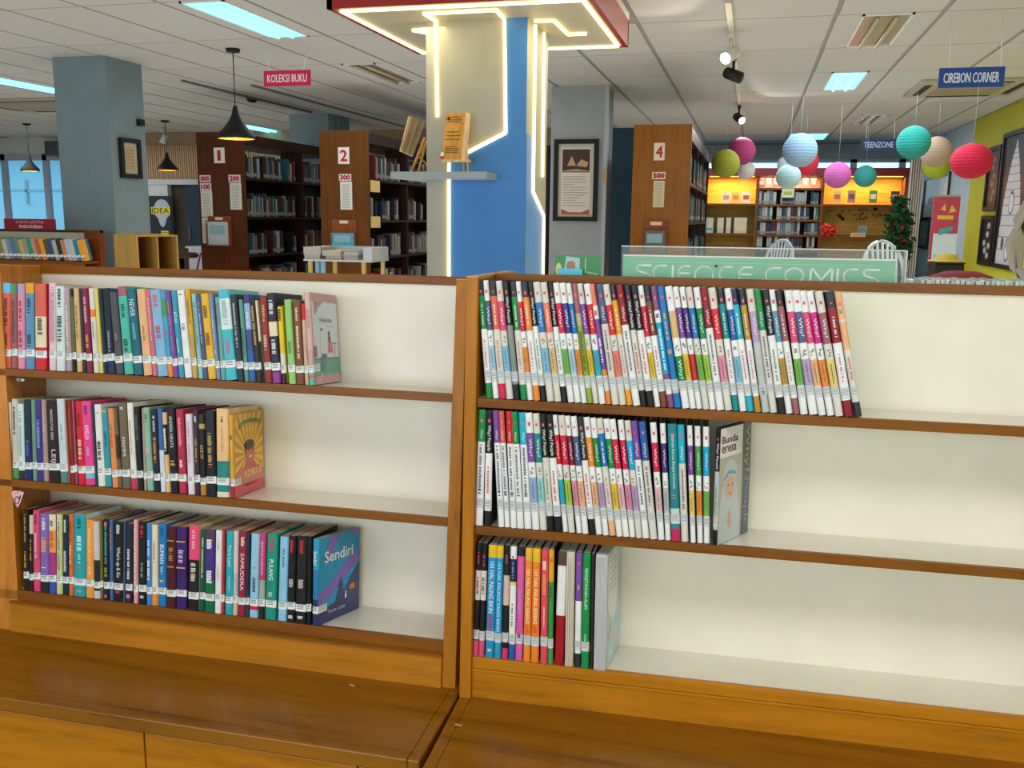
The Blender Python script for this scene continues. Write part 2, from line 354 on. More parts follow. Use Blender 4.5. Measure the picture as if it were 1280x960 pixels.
# certificate on the left column
def frame_on(name, label, cat, O, EX, W_, H_, thick=.03, border=.035, fm=None, inner=None):
    EX = Vector(EX); EZ = Vector((0, 0, 1)); NR = EX.cross(EZ); O = Vector(O)
    t = thing(name, label, cat, O)
    def bb(a0, a1, c0, c1, d0, d1): return [tuple(O + EX * x + EZ * z + NR * y) for (x, y, z) in bv(a0, a1, d0, d1, c0, c1)]
    parts = [(bb(0, W_, 0, border, 0, thick), BF), (bb(0, W_, H_ - border, H_, 0, thick), BF), (bb(0, border, border, H_ - border, 0, thick), BF), (bb(W_ - border, W_, border, H_ - border, 0, thick), BF)]
    V, F = merge(parts); obj('frame', V, F, fm or BLACKM, t)
    obj('mat_board', bb(border, W_ - border, border, H_ - border, 0, .008), BF, inner or mat('B9B6A6', .5), t)
    return t, O + NR * .009, EX, EZ
o = PX(150, 222, -5.1); o2 = PX(175, 222, -5.1); zt = PX(150, 172, -5.1).z; zb = PX(150, 222, -5.1).z
t, O, EX, EZ = frame_on('framed_certificate', 'small black framed certificate on the side of the left column', 'picture frame', (-5.099, o.y, zb), (0, 1, 0), o2.y - o.y, zt - zb)
W_, H_ = o2.y - o.y, zt - zb
quad2('certificate', [[(W_ * .25, H_ * .2), (W_ * .75, H_ * .2), (W_ * .75, H_ * .8), (W_ * .25, H_ * .8)]], O, EX, EZ, mat('B99C72', .6), t, .001)
quad2('written_lines', [[(W_ * .3, H_ * y), (W_ * .7, H_ * y), (W_ * .7, H_ * (y + .012)), (W_ * .3, H_ * (y + .012))] for y in (.3, .38, .46, .54, .62, .7)], O, EX, EZ, mat('7A6448', .6), t, .002)
# big poster
pa = PY(691.5, 276, 8.97); pb = PY(749, 174, 8.97)
t, O, EX, EZ = frame_on('framed_poster', 'tall black framed poster with a photo of open books on the grey column', 'picture frame', (pa.x, 8.97, pa.z), (1, 0, 0), pb.x - pa.x, pb.z - pa.z, border=.042, inner=mat('C8C5B4', .4))
W_, H_ = pb.x - pa.x, pb.z - pa.z
def rect(a0, a1, b0, b1): return [(W_ * a0, H_ * b0), (W_ * a1, H_ * b0), (W_ * a1, H_ * b1), (W_ * a0, H_ * b1)]
quad2('sheet', [rect(.17, .83, .07, .9)], O, EX, EZ, mat('E6DED0', .5), t, .001)
quad2('photo', [rect(.19, .81, .6, .88)], O, EX, EZ, mat('4A2C20', .5), t, .002)
quad2('open_book', [[(W_ * .3, H_ * .68), (W_ * .4, H_ * .8), (W_ * .5, H_ * .68)], [(W_ * .5, H_ * .68), (W_ * .62, H_ * .76), (W_ * .78, H_ * .72), (W_ * .74, H_ * .66)], [(W_ * .2, H_ * .62), (W_ * .5, H_ * .64), (W_ * .8, H_ * .62), (W_ * .8, H_ * .61), (W_ * .2, H_ * .61)]], O, EX, EZ, mat('C8A078', .5), t, .003)
quad2('written_lines', [rect(.21, .21 + w_, y, y + .006) for y, w_ in zip([.19 + .032 * i for i in range(12)], [.55, .5, .3, .42, .5, .56, .48, .53, .25, .56, .5, .5])], O, EX, EZ, mat('B07A68', .5), t, .003)
quad2('red_border', [[(W_ * .18, H_ * .08), (W_ * .82, H_ * .08), (W_ * .82, H_ * .15), (W_ * .65, H_ * .11), (W_ * .35, H_ * .11), (W_ * .18, H_ * .15)]], O, EX, EZ, mat('C85A40', .5), t, .003)

# ------------------------------------------------------------------ central column with light strips
CX0, CX1, CY0, CY1 = -1.785, -1.213, 5.01, 5.53
CZ = CAMZ + 1.05
LED = mat('FFDA8C', .5, emit=3.8); LEDM = LED
t = thing('column', 'central square column painted beige and blue with zigzag light strips', 'column', ((CX0 + CX1) / 2, CY0, 0))
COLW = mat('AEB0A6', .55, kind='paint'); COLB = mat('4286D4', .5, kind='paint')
box('shaft', CX0, CX1, CY0, CY1, 0, CZ, COLW, t)
def PF(px, py): p = PY(px, py, CY0); return (p.x, p.z)
def PS(px, py): p = PX(px, py, CX1); return (p.y, p.z)
f1, f2, f3, f4, f5 = PF(631, 24), PF(632.5, 166), PF(588, 189), PF(561.5, 201), PF(561.5, 350)
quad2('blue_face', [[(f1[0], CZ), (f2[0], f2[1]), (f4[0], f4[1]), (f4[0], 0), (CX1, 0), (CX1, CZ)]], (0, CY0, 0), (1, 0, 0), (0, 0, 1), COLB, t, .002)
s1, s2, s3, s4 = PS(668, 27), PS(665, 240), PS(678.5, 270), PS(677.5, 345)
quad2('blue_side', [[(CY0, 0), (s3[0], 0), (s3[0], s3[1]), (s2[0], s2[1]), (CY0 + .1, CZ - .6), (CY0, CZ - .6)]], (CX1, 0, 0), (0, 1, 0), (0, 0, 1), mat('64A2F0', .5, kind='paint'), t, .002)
def strip(pts, ax, name='light_strip', w=.0095):
    """a light strip along points on the front (ax='f'), side (ax='s') or underside (ax='u')"""
    V3 = []
    for p in pts:
        if ax == 'f': V3.append(Vector((p[0], CY0 - .006, p[1])))
        elif ax == 's': V3.append(Vector((CX1 + .006, p[0], p[1])))
        else: V3.append(Vector((p[0], p[1], CZ - .006)))
    V, F = merge([tube('', [a_, b_], w, None, n=6, mesh=True) for a_, b_ in zip(V3[:-1], V3[1:])]); return obj(name, V, F, LED, CUR)
CUR = t
strip([PF(545, 28), PF(547, 146)], 'f'); strip([(f1[0], CZ - .01), f2, f3, f4, (f5[0], .9)], 'f')
strip([(s1[0], CZ - .01), s2, s3, (s4[0], .9)], 's', w=.01); p = PS(679, 37); q = PS(677, 221); strip([(p[0], CZ - .01), q], 's', w=.009)
# canopy
QX0, QX1, QY0, QY1 = -2.178, -.80, 4.60, 5.95
t = thing('canopy', 'square ceiling canopy with red edge and warm light strips over the central column', 'canopy', ((QX0 + QX1) / 2, QY0, CZ)); CUR = t
REDP = mat('A01A18', .4, coat=.3)
box('soffit_panel', QX0 + .03, QX1 - .03, QY0 + .03, QY1 - .03, CZ, CZ + .05, mat('BDB8A2', .55, kind='paint'), t)
for a in ((QX0, QX1, QY0, QY0 + .03), (QX0, QX1, QY1 - .03, QY1), (QX0, QX0 + .03, QY0, QY1), (QX1 - .03, QX1, QY0, QY1)):
    box('fascia_board', *a, CZ - .004, CZ + .15, REDP, t)
box('top_board', QX0, QX1, QY0, QY1, CZ + .15, CEIL - .007, mat('C9C8C2', .6), t)
e = .055
strip([(QX0 + e, QY0 + e), (QX1 - e, QY0 + e), (QX1 - e, QY1 - e), (QX0 + e, QY1 - e), (QX0 + e, QY0 + e)], 'u')
def PU(px, py): p = PZ(px, py, CZ - .006); return (p.x, p.y)
strip([(PF(547, 28)[0], CY0 - .02), PU(530, 17), PU(620, 12.5), (f1[0], CY0 - .02)], 'u')
strip([(CX0 - .01, PU(532, 47)[1]), PU(516, 38), (CX0 - .01, PU(532, 36)[1])], 'u')
strip([(CX1 + .02, PU(668, 26)[1]), PU(692, 25.5), PU(710, 43), PU(733, 42)], 'u')
for a in ((QX0 + .35, QY0 + .3), (QX1 - .2, QY0 + .3), (QX1 - .2, QY1 - .3)):
    l = area('canopy_strip_glow', (a[0], a[1], CZ - .03), (0, 0, 0), .3, .3, 1.6, (1, .78, .42))
# wall shelf on the column, with two easels
a = PY(488, 222, 4.8); b = PY(608, 222, 4.8); z0 = PY(550, 223, 4.8).z; z1 = PY(550, 214.5, 4.8).z
t = thing('wall_shelf', 'pale grey floating shelf wrapped round the central column', 'shelf', (CX0, 4.8, z0))
SHM = mat('A4AEB4', .5, kind='paint')
box('front_board', a.x, b.x, 4.8, CY0, z0, z1, SHM, t, .002); box('side_board', a.x, CX0, CY0, 5.35, z0, z1, SHM, t, .002)
BAM = mat('D8A55C', .5, kind='woodz'); PALEBAM = mat('E3C79A', .5, kind='woodz')
# right easel holding a plaque, facing the room
t = thing('easel', 'light wooden mini easel on the shelf in front of the blue face', 'easel', PY(574, 214, 4.9))
def bar(a, b, rx, name, m, par): return tube(name, [a, b], rx, m, par, n=4)
zs = z1
A = PY(556, 214, 4.86); B = PY(585, 214, 4.86); xm = (A.x + B.x) / 2; ztop = PY(570, 146, 4.92).z
bar((A.x, 4.86, zs), (xm - .03, 4.93, ztop), .006, 'leg', PALEBAM, t); bar((B.x, 4.86, zs), (xm + .03, 4.93, ztop), .006, 'leg', PALEBAM, t)
bar((xm, 4.995, zs), (xm, 4.94, ztop), .006, 'leg', PALEBAM, t)
zl = PY(570, 200, 4.86).z; ledge = box('ledge', A.x - .01, B.x + .01, 4.835, 4.885, zl - .012, zl, PALEBAM, t)
P1, P2, P3, P4 = PY(552, 197, 4.85), PY(578, 197, 4.85), PY(582, 141, 4.93), PY(557, 144, 4.93)
t = thing('plaque', 'tan wooden award plaque with printed lines on the right mini easel', 'plaque', P1)
w = P2.x - P1.x; ex = Vector((1, 0, 0)); up = (Vector((0, P3.y - P2.y, P3.z - zl - .001))); hh = up.length; up.normalize(); nr = ex.cross(up)
O = Vector((P1.x, 4.85, zl + .001))
def sl(a0, a1, b0, b1, d0, d1): return [tuple(O + ex * x + up * z - nr * y) for (x, y, z) in bv(a0, a1, d0, d1, b0, b1)]
obj('board', sl(0, w * 1.12, 0, hh, 0, .025), BF, PALEBAM, t); obj('plate', sl(0, w * .93, .002, hh - .002, -.003, 0), BF, mat('CE9A4E', .4, kind='woodz'), t)
O2 = O + nr * .0035
quad2('written_lines', [[(w * .12, hh * y), (w * u, hh * y), (w * u, hh * (y + .014)), (w * .12, hh * (y + .014))] for y, u in ((.14, .78), (.18, .75), (.22, .78), (.26, .6), (.42, .8), (.5, .8), (.58, .7), (.8, .75), (.84, .8), (.9, .7))], O2, ex, up, mat('6A4420', .6), t, .001)
quad2('seal', [[(w * .16 + .008 * math.cos(i), hh * .87 + .008 * math.sin(i)) for i in [k * math.pi / 6 for k in range(12)]]], O2, ex, up, mat('4A3020', .6), t, .002)
quad2('red_sticker', [[(-w * .06, hh * .01), (w * .1, hh * .01), (w * .1, hh * .07), (-w * .06, hh * .07)]], O2, ex, up, mat('C83228', .6), t, .002)
quad2('white_sticker', [[(-w * .06, hh * .07), (w * .1, hh * .07), (w * .1, hh * .15), (-w * .06, hh * .15)]], O2, ex, up, mat('white', .6), t, .002)
# left easel seen from the side/back
t = thing('easel', 'golden wooden mini easel seen from behind at the left end of the shelf', 'easel', PY(520, 214, 5.2))
for (x0, y0, x1, y1, Y) in ((513, 213, 531, 172, 5.1), (522, 213, 533, 176, 5.2)):
    a_ = PY(x0, y0, Y); b_ = PY(x1, y1, Y); bar((a_.x, Y, zs), b_, .008, 'leg', BAM, t)
a_ = PY(521, 200, 5.15); b_ = PY(533, 178, 5.15); bar(a_, b_, .006, 'brace', BAM, t)
a_ = PY(524, 196, 5.12); b_ = PY(534, 206, 5.3); bar(a_, b_, .006, 'cross_bar', BAM, t)
t = thing('plaque', 'pale striped wooden plaque leaning on the left mini easel', 'plaque', PY(515, 195, 5.1))
q = [PY(499, 189, 5.0), PY(515, 196, 5.28), PY(530, 153, 5.28), PY(510, 146, 5.0)]
dd = Vector((.012, -.012, .004))
for k in range(5):
    u0, u1 = k / 5 + .01, (k + 1) / 5 - .01
    L_ = [q[0].lerp(q[1], u0), q[0].lerp(q[1], u1), q[3].lerp(q[2], u1), q[3].lerp(q[2], u0)]
    v = [tuple(L_[0]), tuple(L_[1]), tuple(L_[1] + dd), tuple(L_[0] + dd), tuple(L_[3]), tuple(L_[2]), tuple(L_[2] + dd), tuple(L_[3] + dd)]
    obj('slat', v, BF, mat(['E0CDA2', 'CBB286'][k % 2], .5, kind='woodz'), t)

# ------------------------------------------------------------------ tall bookcases
DARKW = mat('2A1712', .45, kind='woodz'); DARKS = mat('30190F', .45, kind='woody')
def bookcase(x0, x1, y0, ny, bay, ztop, endm, label, shelf_z):
    t = thing('tall_bookcase', label, 'bookcase', ((x0 + x1) / 2, y0, 0)); y1 = y0 + ny * bay + .03
    box('end_panel', x0, x1, y0, y0 + .03, 0, ztop, endm, t, .002); box('end_panel', x0, x1, y1 - .03, y1, 0, ztop, DARKW, t)
    xm = x0 + .02
    box('top_board', x0 + .002, x1 - .002, y0 + .03, y1 - .03, ztop - .12, ztop - .02, DARKS, t)
    xm = (x0 + x1) / 2
    for k in range(1, ny): box('divider_panel', xm, x1 - .003, y0 + k * bay, y0 + k * bay + .025, 0, ztop - .12, DARKW, t)
    for z in shelf_z:
        for k in range(ny): box('shelf_board', xm, x1 - .005, y0 + k * bay + .03, y0 + (k + 1) * bay - .001, z - .025, z, DARKS, t)
    box('back_panel', xm - .01, xm, y0 + .03, y1 - .03, 0, max(shelf_z) , DARKW, t)
    return t
SM = {}
SPC = ['1E2A46', '16404E', '5C6874', '949894', '242428', '4A1820', '88846C', '1E4A40', '5E523C', '3E4C66', 'A8A498', '2C1E1C', '702828', '285864', '12161E']
NAMES = ['navy', 'deep teal', 'grey blue', 'pale grey', 'charcoal', 'dark red', 'beige', 'green', 'tan', 'slate blue', 'white', 'dark brown', 'red', 'teal', 'black']
FARB = ([], [], [])
def small_book(axis, pos, th, dp, h, ci, label, group, facing=1, lean=0.):
    """far shelf books, past the 300 largest: box, pages and call-number strip added to one joined mesh"""
    b0 = bv(0, th, 0, dp, 0, h) if axis == 'x' else bv(-dp, 0, 0, th, 0, h); e = .0015
    b1 = bv(.0005, th - .0005, -e, .002, h * .08, h * .24) if axis == 'x' else bv(-.002, e, .0005, th - .0005, h * .08, h * .24)
    b2 = bv(.002, th - .002, .003, dp - .002, h * .5, h + .0005) if axis == 'x' else bv(-dp + .002, -.003, .002, th - .002, h * .5, h + .0005)
    for q, mi in ((b0, ci), (b1, 15), (b2, 16)):
        n = len(FARB[0]); FARB[0].extend((x + pos[0], y + pos[1], z + pos[2]) for x, y, z in q); FARB[1].extend(tuple(i + n for i in f) for f in BF); FARB[2].extend([mi] * 6)
def fill_y(xf, y0, y1, z, hmax, where, group, fillf=.8, step=(.022, .04), pal=None):
    y = y0 + .01; R = random.Random(int(abs(y0 * 977 + z * 131 + xf * 71)))
    while y < y0 + (y1 - y0) * fillf:
        if R.random() < .13: y += R.uniform(.04, .16); continue
        th = R.choice([.02, .026, .032, .04]); 
        if y + th > y1 - .01: break
        ci = R.choice(pal) if pal else R.randrange(15); h = round(R.uniform(.5, .68) * hmax, 2)
        small_book('y', (xf - .012, y, z + .0005), th, .15, h, ci, '%s book spine %s' % (NAMES[ci], where), group); y += th + .0015
# case 1
Y1 = 8.6; a = PY(249, 260, Y1); b = PY(307, 260, Y1); zt = PY(280, 165, Y1).z
ySd = PX(379, 260, b.x).y; bay = (ySd - Y1)
zsh = [PX(310, y, b.x).z for y in (222, 271, 319)]; zsh += [zsh[-1] - .36]
ENDM = mat('502808', .42, kind='woodz')
x0c1, x1c1 = a.x, b.x
bookcase(a.x, b.x, Y1, 3, bay, zt, ENDM, 'tall dark brown bookcase with number 1 on its end panel', zsh)
rowname = ['upper', 'second', 'third', 'lowest visible']
for r_, z in enumerate(zsh[:3] + [zsh[3]]):
    for k in range(2):
        fill_y(b.x, Y1 + k * bay + .05, Y1 + (k + 1) * bay, z, .36, 'on the %s shelf of bookcase one, %s bay' % (rowname[r_], ['near', 'far'][k]), 'books on bookcase one', .85)
def end_signs(x0, x1, Y, num, codes, zt, numpx, items):
    pass
def plate(px0, py0, px1, py1, Y, col, label, text=None, tcol='B81C28', th=.004, lines=0, cat='sign', bold=.002):
    a_ = PY(px0, py1, Y); b_ = PY(px1, py0, Y); O = Vector((a_.x, Y, a_.z)); w_, h_ = b_.x - a_.x, b_.z - a_.z
    t_ = thing('sign' if cat == 'sign' else cat.replace(' ', '_'), label, cat, O)
    box('sheet', a_.x, b_.x, Y - th, Y, a_.z, b_.z, mat(col, .5), t_)
    O2_ = O + Vector((0, -th, 0))
    if text: lettering('lettering', text, O2_ + Vector((w_ * (.34 if text == '1' else .2) if len(text) < 2 else w_ * .1, -.001, h_ * .18)), (1, 0, 0), (0, 0, 1), w_ * ((.28 if text == '1' else .6) if len(text) < 2 else .8), h_ * .64, mat(tcol, .5), t_, bold)
    if lines: quad2('written_lines', [[(w_ * .15, h_ * (.06 + .88 * i / lines)), (w_ * .8, h_ * (.06 + .88 * i / lines)), (w_ * .8, h_ * (.06 + .88 * (i + .35) / lines)), (w_ * .15, h_ * (.06 + .88 * (i + .35) / lines))] for i in range(lines)], O2_, (1, 0, 0), (0, 0, 1), mat('A8A498', .6), t_, .001)
    return t_
ys = Y1 - .001
plate(268, 184.5, 280.5, 204, ys, 'E8E4DC', 'white number card reading 1 on the leftmost bookcase end', '1', bold=.003)
plate(250, 219, 263, 227.5, ys, 'E8D8D8', 'red and white code card 000, upper one at the left edge of bookcase one', '000', bold=.004)
plate(250.5, 229, 264, 238, ys, 'E8D8D8', 'red and white code card 100, just below another at the left of bookcase one', '100', bold=.004)
plate(286, 218.5, 300.5, 227.5, ys, 'E8D8D8', 'red and white code card 200 at the right side of bookcase one', '200', bold=.004)
plate(252.5, 238.5, 265, 271, ys, 'D8D6CA', 'cream list sheet below the two left code cards of bookcase one', None, lines=14)
plate(254, 272, 266, 304, ys, 'D8D6CA', 'lower cream list sheet partly behind the leaflet holder of bookcase one', None, lines=12)
plate(288.5, 228.5, 301.5, 262, ys, 'D8D6CA', 'cream list sheet below the right code card of bookcase one', None, lines=14)
def leaflet_holder(px0, px1, pyt, pyb, Y, tp, label, sheetcol, sheetlabel, tabpx):
    a_ = PY(px0, pyb, Y); b_ = PY(px1, pyt, Y)
    t_ = thing('leaflet_holder', label, 'leaflet holder', (a_.x, Y, a_.z))
    zt_ = PY(px0, tp, Y).z
    box('back_board', a_.x, b_.x, Y - .012, Y - .001, a_.z, zt_, mat('8A4A20', .4, kind='woodz'), t_)
    g_ = mat('C8D4D8', .1, kind='film'); box('front_pane', a_.x, b_.x, Y - .055, Y - .052, a_.z, b_.z, g_, t_)
    box('bottom_ledge', a_.x, b_.x, Y - .055, Y - .012, a_.z - .008, a_.z, mat('7A5A40', .4), t_)
    box('side_cheek', a_.x, a_.x + .006, Y - .055, Y - .012, a_.z, b_.z, mat('8A4A20', .4), t_); box('side_cheek', b_.x - .006, b_.x, Y - .055, Y - .012, a_.z, b_.z, mat('8A4A20', .4), t_)
    xm_ = (a_.x + b_.x) / 2; box('name_tab', xm_ - .045, xm_ + .045, Y - .015, Y - .012, zt_ - .04, zt_ - .012, mat('E0D4BC', .5), t_)
    s_ = thing('leaflet', sheetlabel, 'leaflet', (a_.x, Y, a_.z)); box('sheet', a_.x + .012, b_.x - .016, Y - .04, Y - .03, a_.z + .001, b_.z - .004, mat(sheetcol, .4), s_)
    w_ = b_.x - a_.x; h_ = b_.z - a_.z
    quad2('printed_panel', [[(w_ * .15, h_ * .45), (w_ * .8, h_ * .45), (w_ * .8, h_ * .85), (w_ * .15, h_ * .85)]], (a_.x, Y - .041, a_.z), (1, 0, 0), (0, 0, 1), mat('8FB4C4', .5), s_, .001)
leaflet_holder(262, 289, 277, 306, ys, 270, 'small wooden leaflet holder on the end of bookcase one', 'BFCBD0', 'pale blue leaflet in the holder on bookcase one', 0)
# case 2
Y2 = 8.45; a = PY(401, 260, Y2); b = PY(461, 260, Y2); zt = PY(430, 163, Y2).z
zsh = [PX(464, y, b.x).z for y in (223, 275, 322)]; zsh += [zsh[-1] - .36]
bay2 = 1.05
bookcase(a.x, b.x, Y2, 3, bay2, zt, mat('643A08', .42, kind='woodz'), 'tall brown bookcase with number 2 on its end panel', zsh)
for r_, z in enumerate(zsh[:4]):
    for k in range(3):
        fill_y(b.x, Y2 + k * bay2 + .05, Y2 + (k + 1) * bay2, z, .34, 'on the %s shelf of bookcase two, %s bay' % (rowname[r_], ['near', 'middle', 'far'][k]), 'books on bookcase two', .8, pal=[4, 5, 8, 11, 0, 3, 12, 6, 14, 10])
for py_ in (232, 277):
    t = PX(466, py_, b.x); x = tag(box('shelf_label', b.x - .004, b.x + .003, Y2 + .05, Y2 + .28, t.z - .06, t.z + .05, mat('E8C070', .5)), 'small yellow shelf label on the %s shelf edge of bookcase two' % ('upper' if py_ == 232 else 'lower'), 'label')
ys = Y2 - .001
plate(423, 184, 436.5, 205, ys, 'E8E4DC', 'white number card reading 2 above the white trolley', '2', bold=.004)
plate(424, 217.5, 439, 226, ys, 'E8D8D8', 'red and white code card 300 on the end of bookcase two', '300', bold=.004)
plate(426, 227, 440, 262, ys, 'E0DED6', 'white list sheet on the end of bookcase two', None, lines=15)
leaflet_holder(416, 446, 291, 312, ys, 274, 'wooden leaflet holder on the end of bookcase two', '20A8C8', 'bright blue leaflet in the holder on bookcase two', 0)
# case 3 : dark shelving far behind the column gap, white sign plate
Y3 = 10.8; a = PY(470, 260, Y3); b = PY(700, 260, Y3)
t = thing('tall_bookcase', 'dark bookcase standing across the far end behind the central column', 'bookcase', ((a.x + b.x) / 2 , Y3, 0))
zt = PY(520, 183, Y3).z
xa = x1c1 + 2.6
box('back_panel', xa, -2.2, Y3 + .3, Y3 + .33, 0, zt, DARKW, t); box('top_board', xa, -2.2, Y3, Y3 + .3, zt - .03, zt, DARKS, t)
for k in range(4): box('side_panel', xa + k * (-2.2 - xa) / 3 - .015, xa + k * (-2.2 - xa) / 3 + .015, Y3, Y3 + .3, 0, zt - .03, DARKW, t)
for z in (.5, .9, 1.3, 1.7, 2.05): box('shelf_board', xa, -2.2, Y3 + .01, Y3 + .3, z - .025, z, DARKS, t)
R = random.Random(5); x = xa + .05
while x < -2.3:
    for zi, z in enumerate((1.3, 1.7)):
        ci = R.choice([4, 8, 11, 5, 6, 3]); small_book('x', (x, Y3 + .02, z + .0005), .04, .18, round(R.uniform(.22, .3), 2), ci, '%s book standing in the dark bookcase behind the column, %s shelf' % (NAMES[ci], ['lower', 'upper'][zi]), 'books behind the column')
    x += .055 if R.random() > .2 else .2
tag(box('shelf_sign', PY(517, 270, Y3 - .02).x, PY(548, 270, Y3 - .02).x, Y3 - .02, Y3 - .012, PY(520, 279, Y3).z, PY(520, 271, Y3).z, mat('E4E0C8', .5)), 'cream shelf sign on the dark bookcase left of the column', 'sign')
# case 4
Y4 = 7.5; a = PY(789, 260, Y4); b = PY(861, 260, Y4); zt = PY(830, 155.5, Y4).z
zsh = [PX(864, y, b.x).z for y in (228, 277)]; zsh += [zsh[0] + .36, zsh[-1] - .36]; zsh = sorted(zsh)
bookcase(a.x, b.x, Y4, 3, 1.0, zt, mat('8C5408', .4, coat=.05, kind='woodz'), 'tall orange brown bookcase with number 4 on its end panel', zsh)
for r_, z in enumerate(zsh[:3]):
    fill_y(b.x, Y4 + .05, Y4 + 3.0, z, .34, 'on the %s shelf of bookcase four' % ['lowest visible', 'middle', 'upper'][r_], 'books on bookcase four', .95, pal=[0, 13, 4, 14, 7, 2])
ys = Y4 - .001
plate(817, 178.5, 831.5, 200.5, ys, 'E4DDD0', 'white number card reading 4 on the orange brown bookcase', '4', bold=.003)
plate(815, 215, 832, 224, ys, 'E8D8D8', 'red and white code card 500 on the end of bookcase four', '500', bold=.004)
plate(816, 226, 831, 259, ys, 'D8CFB0', 'cream list sheet on the orange brown bookcase end', None, lines=15)
leaflet_holder(804, 835, 288, 316, ys, 275, 'wooden leaflet holder on the end of bookcase four', '5A4A40', 'dark leaflet with pink picture in the holder on bookcase four', 0)

# ------------------------------------------------------------------ pendants, hanging signs, spots
def pendant(px, py, pybot, wpx, label):
    c = PZ(px, py, CEIL); D = c.y; zb_ = PY(px, pybot, D).z; R_ = wpx / 2 * D / FPX; h_ = R_ * 1.6
    xb = PY(px, pybot, D).x; t_ = thing('pendant_lamp', label, 'lamp', (c.x, D, CEIL))
    bm = mat('0C0D10', .5)
    lathe('ceiling_rose', [(0, -.03), (.05, -.03), (.055, -.007), (0, -.007)], (c.x, D, CEIL), bm, t_)
    tube('cord', [(c.x, D, CEIL - .03), (c.x, D, zb_ + h_)], .004, bm, t_)
    prof = [(.012, h_ + .02), (.02, h_), (R_ * .2, h_ * .82), (R_ * .34, h_ * .62), (R_ * .62, h_ * .38), (R_ * .92, h_ * .2), (R_, h_ * .1), (R_ * .99, 0)]
    sh = lathe('lamp_shade', prof + [(R_ * .97, 0), (R_ * .9, h_ * .18), (R_ * .6, h_ * .36), (R_ * .3, h_ * .6), (.015, h_ * .8)], (c.x, D, zb_), bm, t_, 40)
    lathe('shade_lining', [(R_ * .96, .004), (R_ * .88, h_ * .17), (R_ * .58, h_ * .34), (R_ * .28, h_ * .56), (.014, h_ * .76)], (c.x, D, zb_), mat('E8A030', .35, metal=.3, emit=.35), t_, 40)
    lathe('bulb', [(0, .01), (R_ * .22, .03), (R_ * .28, .06), (R_ * .2, .1), (0, .12)], (c.x, D, zb_), mat('FFD27A', .4, emit=9), t_, 20)
    l = bpy.data.lights.new('pendant_light', 'POINT'); l.energy = 5; l.color = (1, .7, .35); l.shadow_soft_size = .05
    o_ = bpy.data.objects.new('pendant_light', l); COL.objects.link(o_); o_.location = (c.x, D, zb_ - .01)
pendant(291, 60, 174, 50, 'large black pendant lamp in front of bookcase one')
pendant(33, 154, 214, 26, 'small black pendant lamp by the left windows')
pendant(206, 150, 213, 28, 'small black pendant lamp in front of the slatted wall')

def hanging_sign(pts, D, col, text, tcol, ropes, label, skew=0, extra=None):
    (x0, y0, x1, y1) = pts; a_ = PY(x0, y1, D); b_ = PY(x1, y0, D); t_ = thing('hanging_sign', label, 'sign', (a_.x, D, a_.z))
    A0 = Vector((a_.x, D, a_.z)); ex_ = Vector((1, 0, 0)); w_, h_ = b_.x - a_.x, b_.z - a_.z
    box('board', a_.x, b_.x, D, D + .006, a_.z, b_.z, mat(col, .45), t_)
    lettering('lettering', text, A0 + Vector((w_ * .08, -.001, h_ * .24)), (1, 0, 0), (0, 0, 1), w_ * .84, h_ * .5, mat(tcol, .5), t_, h_ * .01)
    for (cx, cy, bx_) in ropes:
        top = PY(cx, cy, D); bot = PY(bx_, y0, D); tube('cord', [(top.x, D, CEIL - .007), (bot.x, D + .003, b_.z)], .0035, mat('E8F0EC', .5), t_, n=5)
    return t_
hanging_sign((330, 87, 388, 108), 6.6, 'DC1848', 'KOLEKSI BUKU', 'F4F0F0', [(328, 52, 338), (385, 45, 379)], 'red hanging sign reading KOLEKSI BUKU near the large pendant lamp')
hanging_sign((1172, 83, 1257, 110), 6.5, '1C48A0', 'CIREBON CORNER', 'E4ECF4', [(1187, 54, 1187), (1251, 52, 1251)], 'blue hanging sign reading CIREBON CORNER at the upper right')
hanging_sign((1076, 173.5, 1121, 188), 11.2, '1A2C68', 'TEENZONE', 'B8C8E8', [(1083, 150, 1083), (1118, 148, 1118)], 'small navy hanging sign reading TEENZONE far back')

def track(px0, py0, px1, py1, label, m):
    a_ = PZ(px0, py0, CEIL - .012); b_ = PZ(px1, py1, CEIL - .012); t_ = tag(box('light_track', -.2 - .018, -.2 + .018, a_.y, b_.y, CEIL - .03, CEIL - .0065, m), label, 'light track'); return t_
track(905, 0, 930, 150, 'long white ceiling track holding three spotlights above the lanterns', mat('C9C6BC', .4))
def spot(D, z_off, body, aim, lit, label, X=-.2):
    t_ = thing('spotlight', label, 'spotlight', (X, D, CEIL - .03)); z = CEIL - .03
    box('adapter', X - .018, X + .018, D - .06, D + .06, z - .03, z - .0005, body, t_); z -= .03
    tube('stem', [(X, D, z), (X, D, z - .07)], .01, body, t_)
    c = Vector((X, D, z - .1)); a_ = Vector(aim).normalized(); tube('spot_body', [c - a_ * .075, c - a_ * .06, c + a_ * .07], [.03, .042, .045], body, t_, 16)
    V, F = tube('', [c + a_ * .0705, c + a_ * .074], .036, None, None, 16, True); obj('lens', V, F, mat('FFE9B8', .3, emit=25) if lit else mat('0A0A0A', .2), t_)
    if lit:
        l = bpy.data.lights.new('spot_glow', 'SPOT'); l.energy = 25; l.color = (1, .88, .66); l.spot_size = 1.6; l.shadow_soft_size = .03
        o_ = bpy.data.objects.new('spot_glow', l); COL.objects.link(o_); o_.location = c + a_ * .09; o_.rotation_euler = a_.to_track_quat('-Z', 'Y').to_euler()
spot(6.6, 0, mat('D8D6CE', .4), (-.5, -.9, -.5), True, 'white lit spotlight nearest on the ceiling track')
spot(7.5, 0, mat('141414', .4), (.8, -.2, -.35), False, 'unlit black spotlight just behind the white one')
spot(10.6, 0, mat('141414', .4), (.6, -.9, -.5), True, 'black lit spotlight above the magenta lantern')
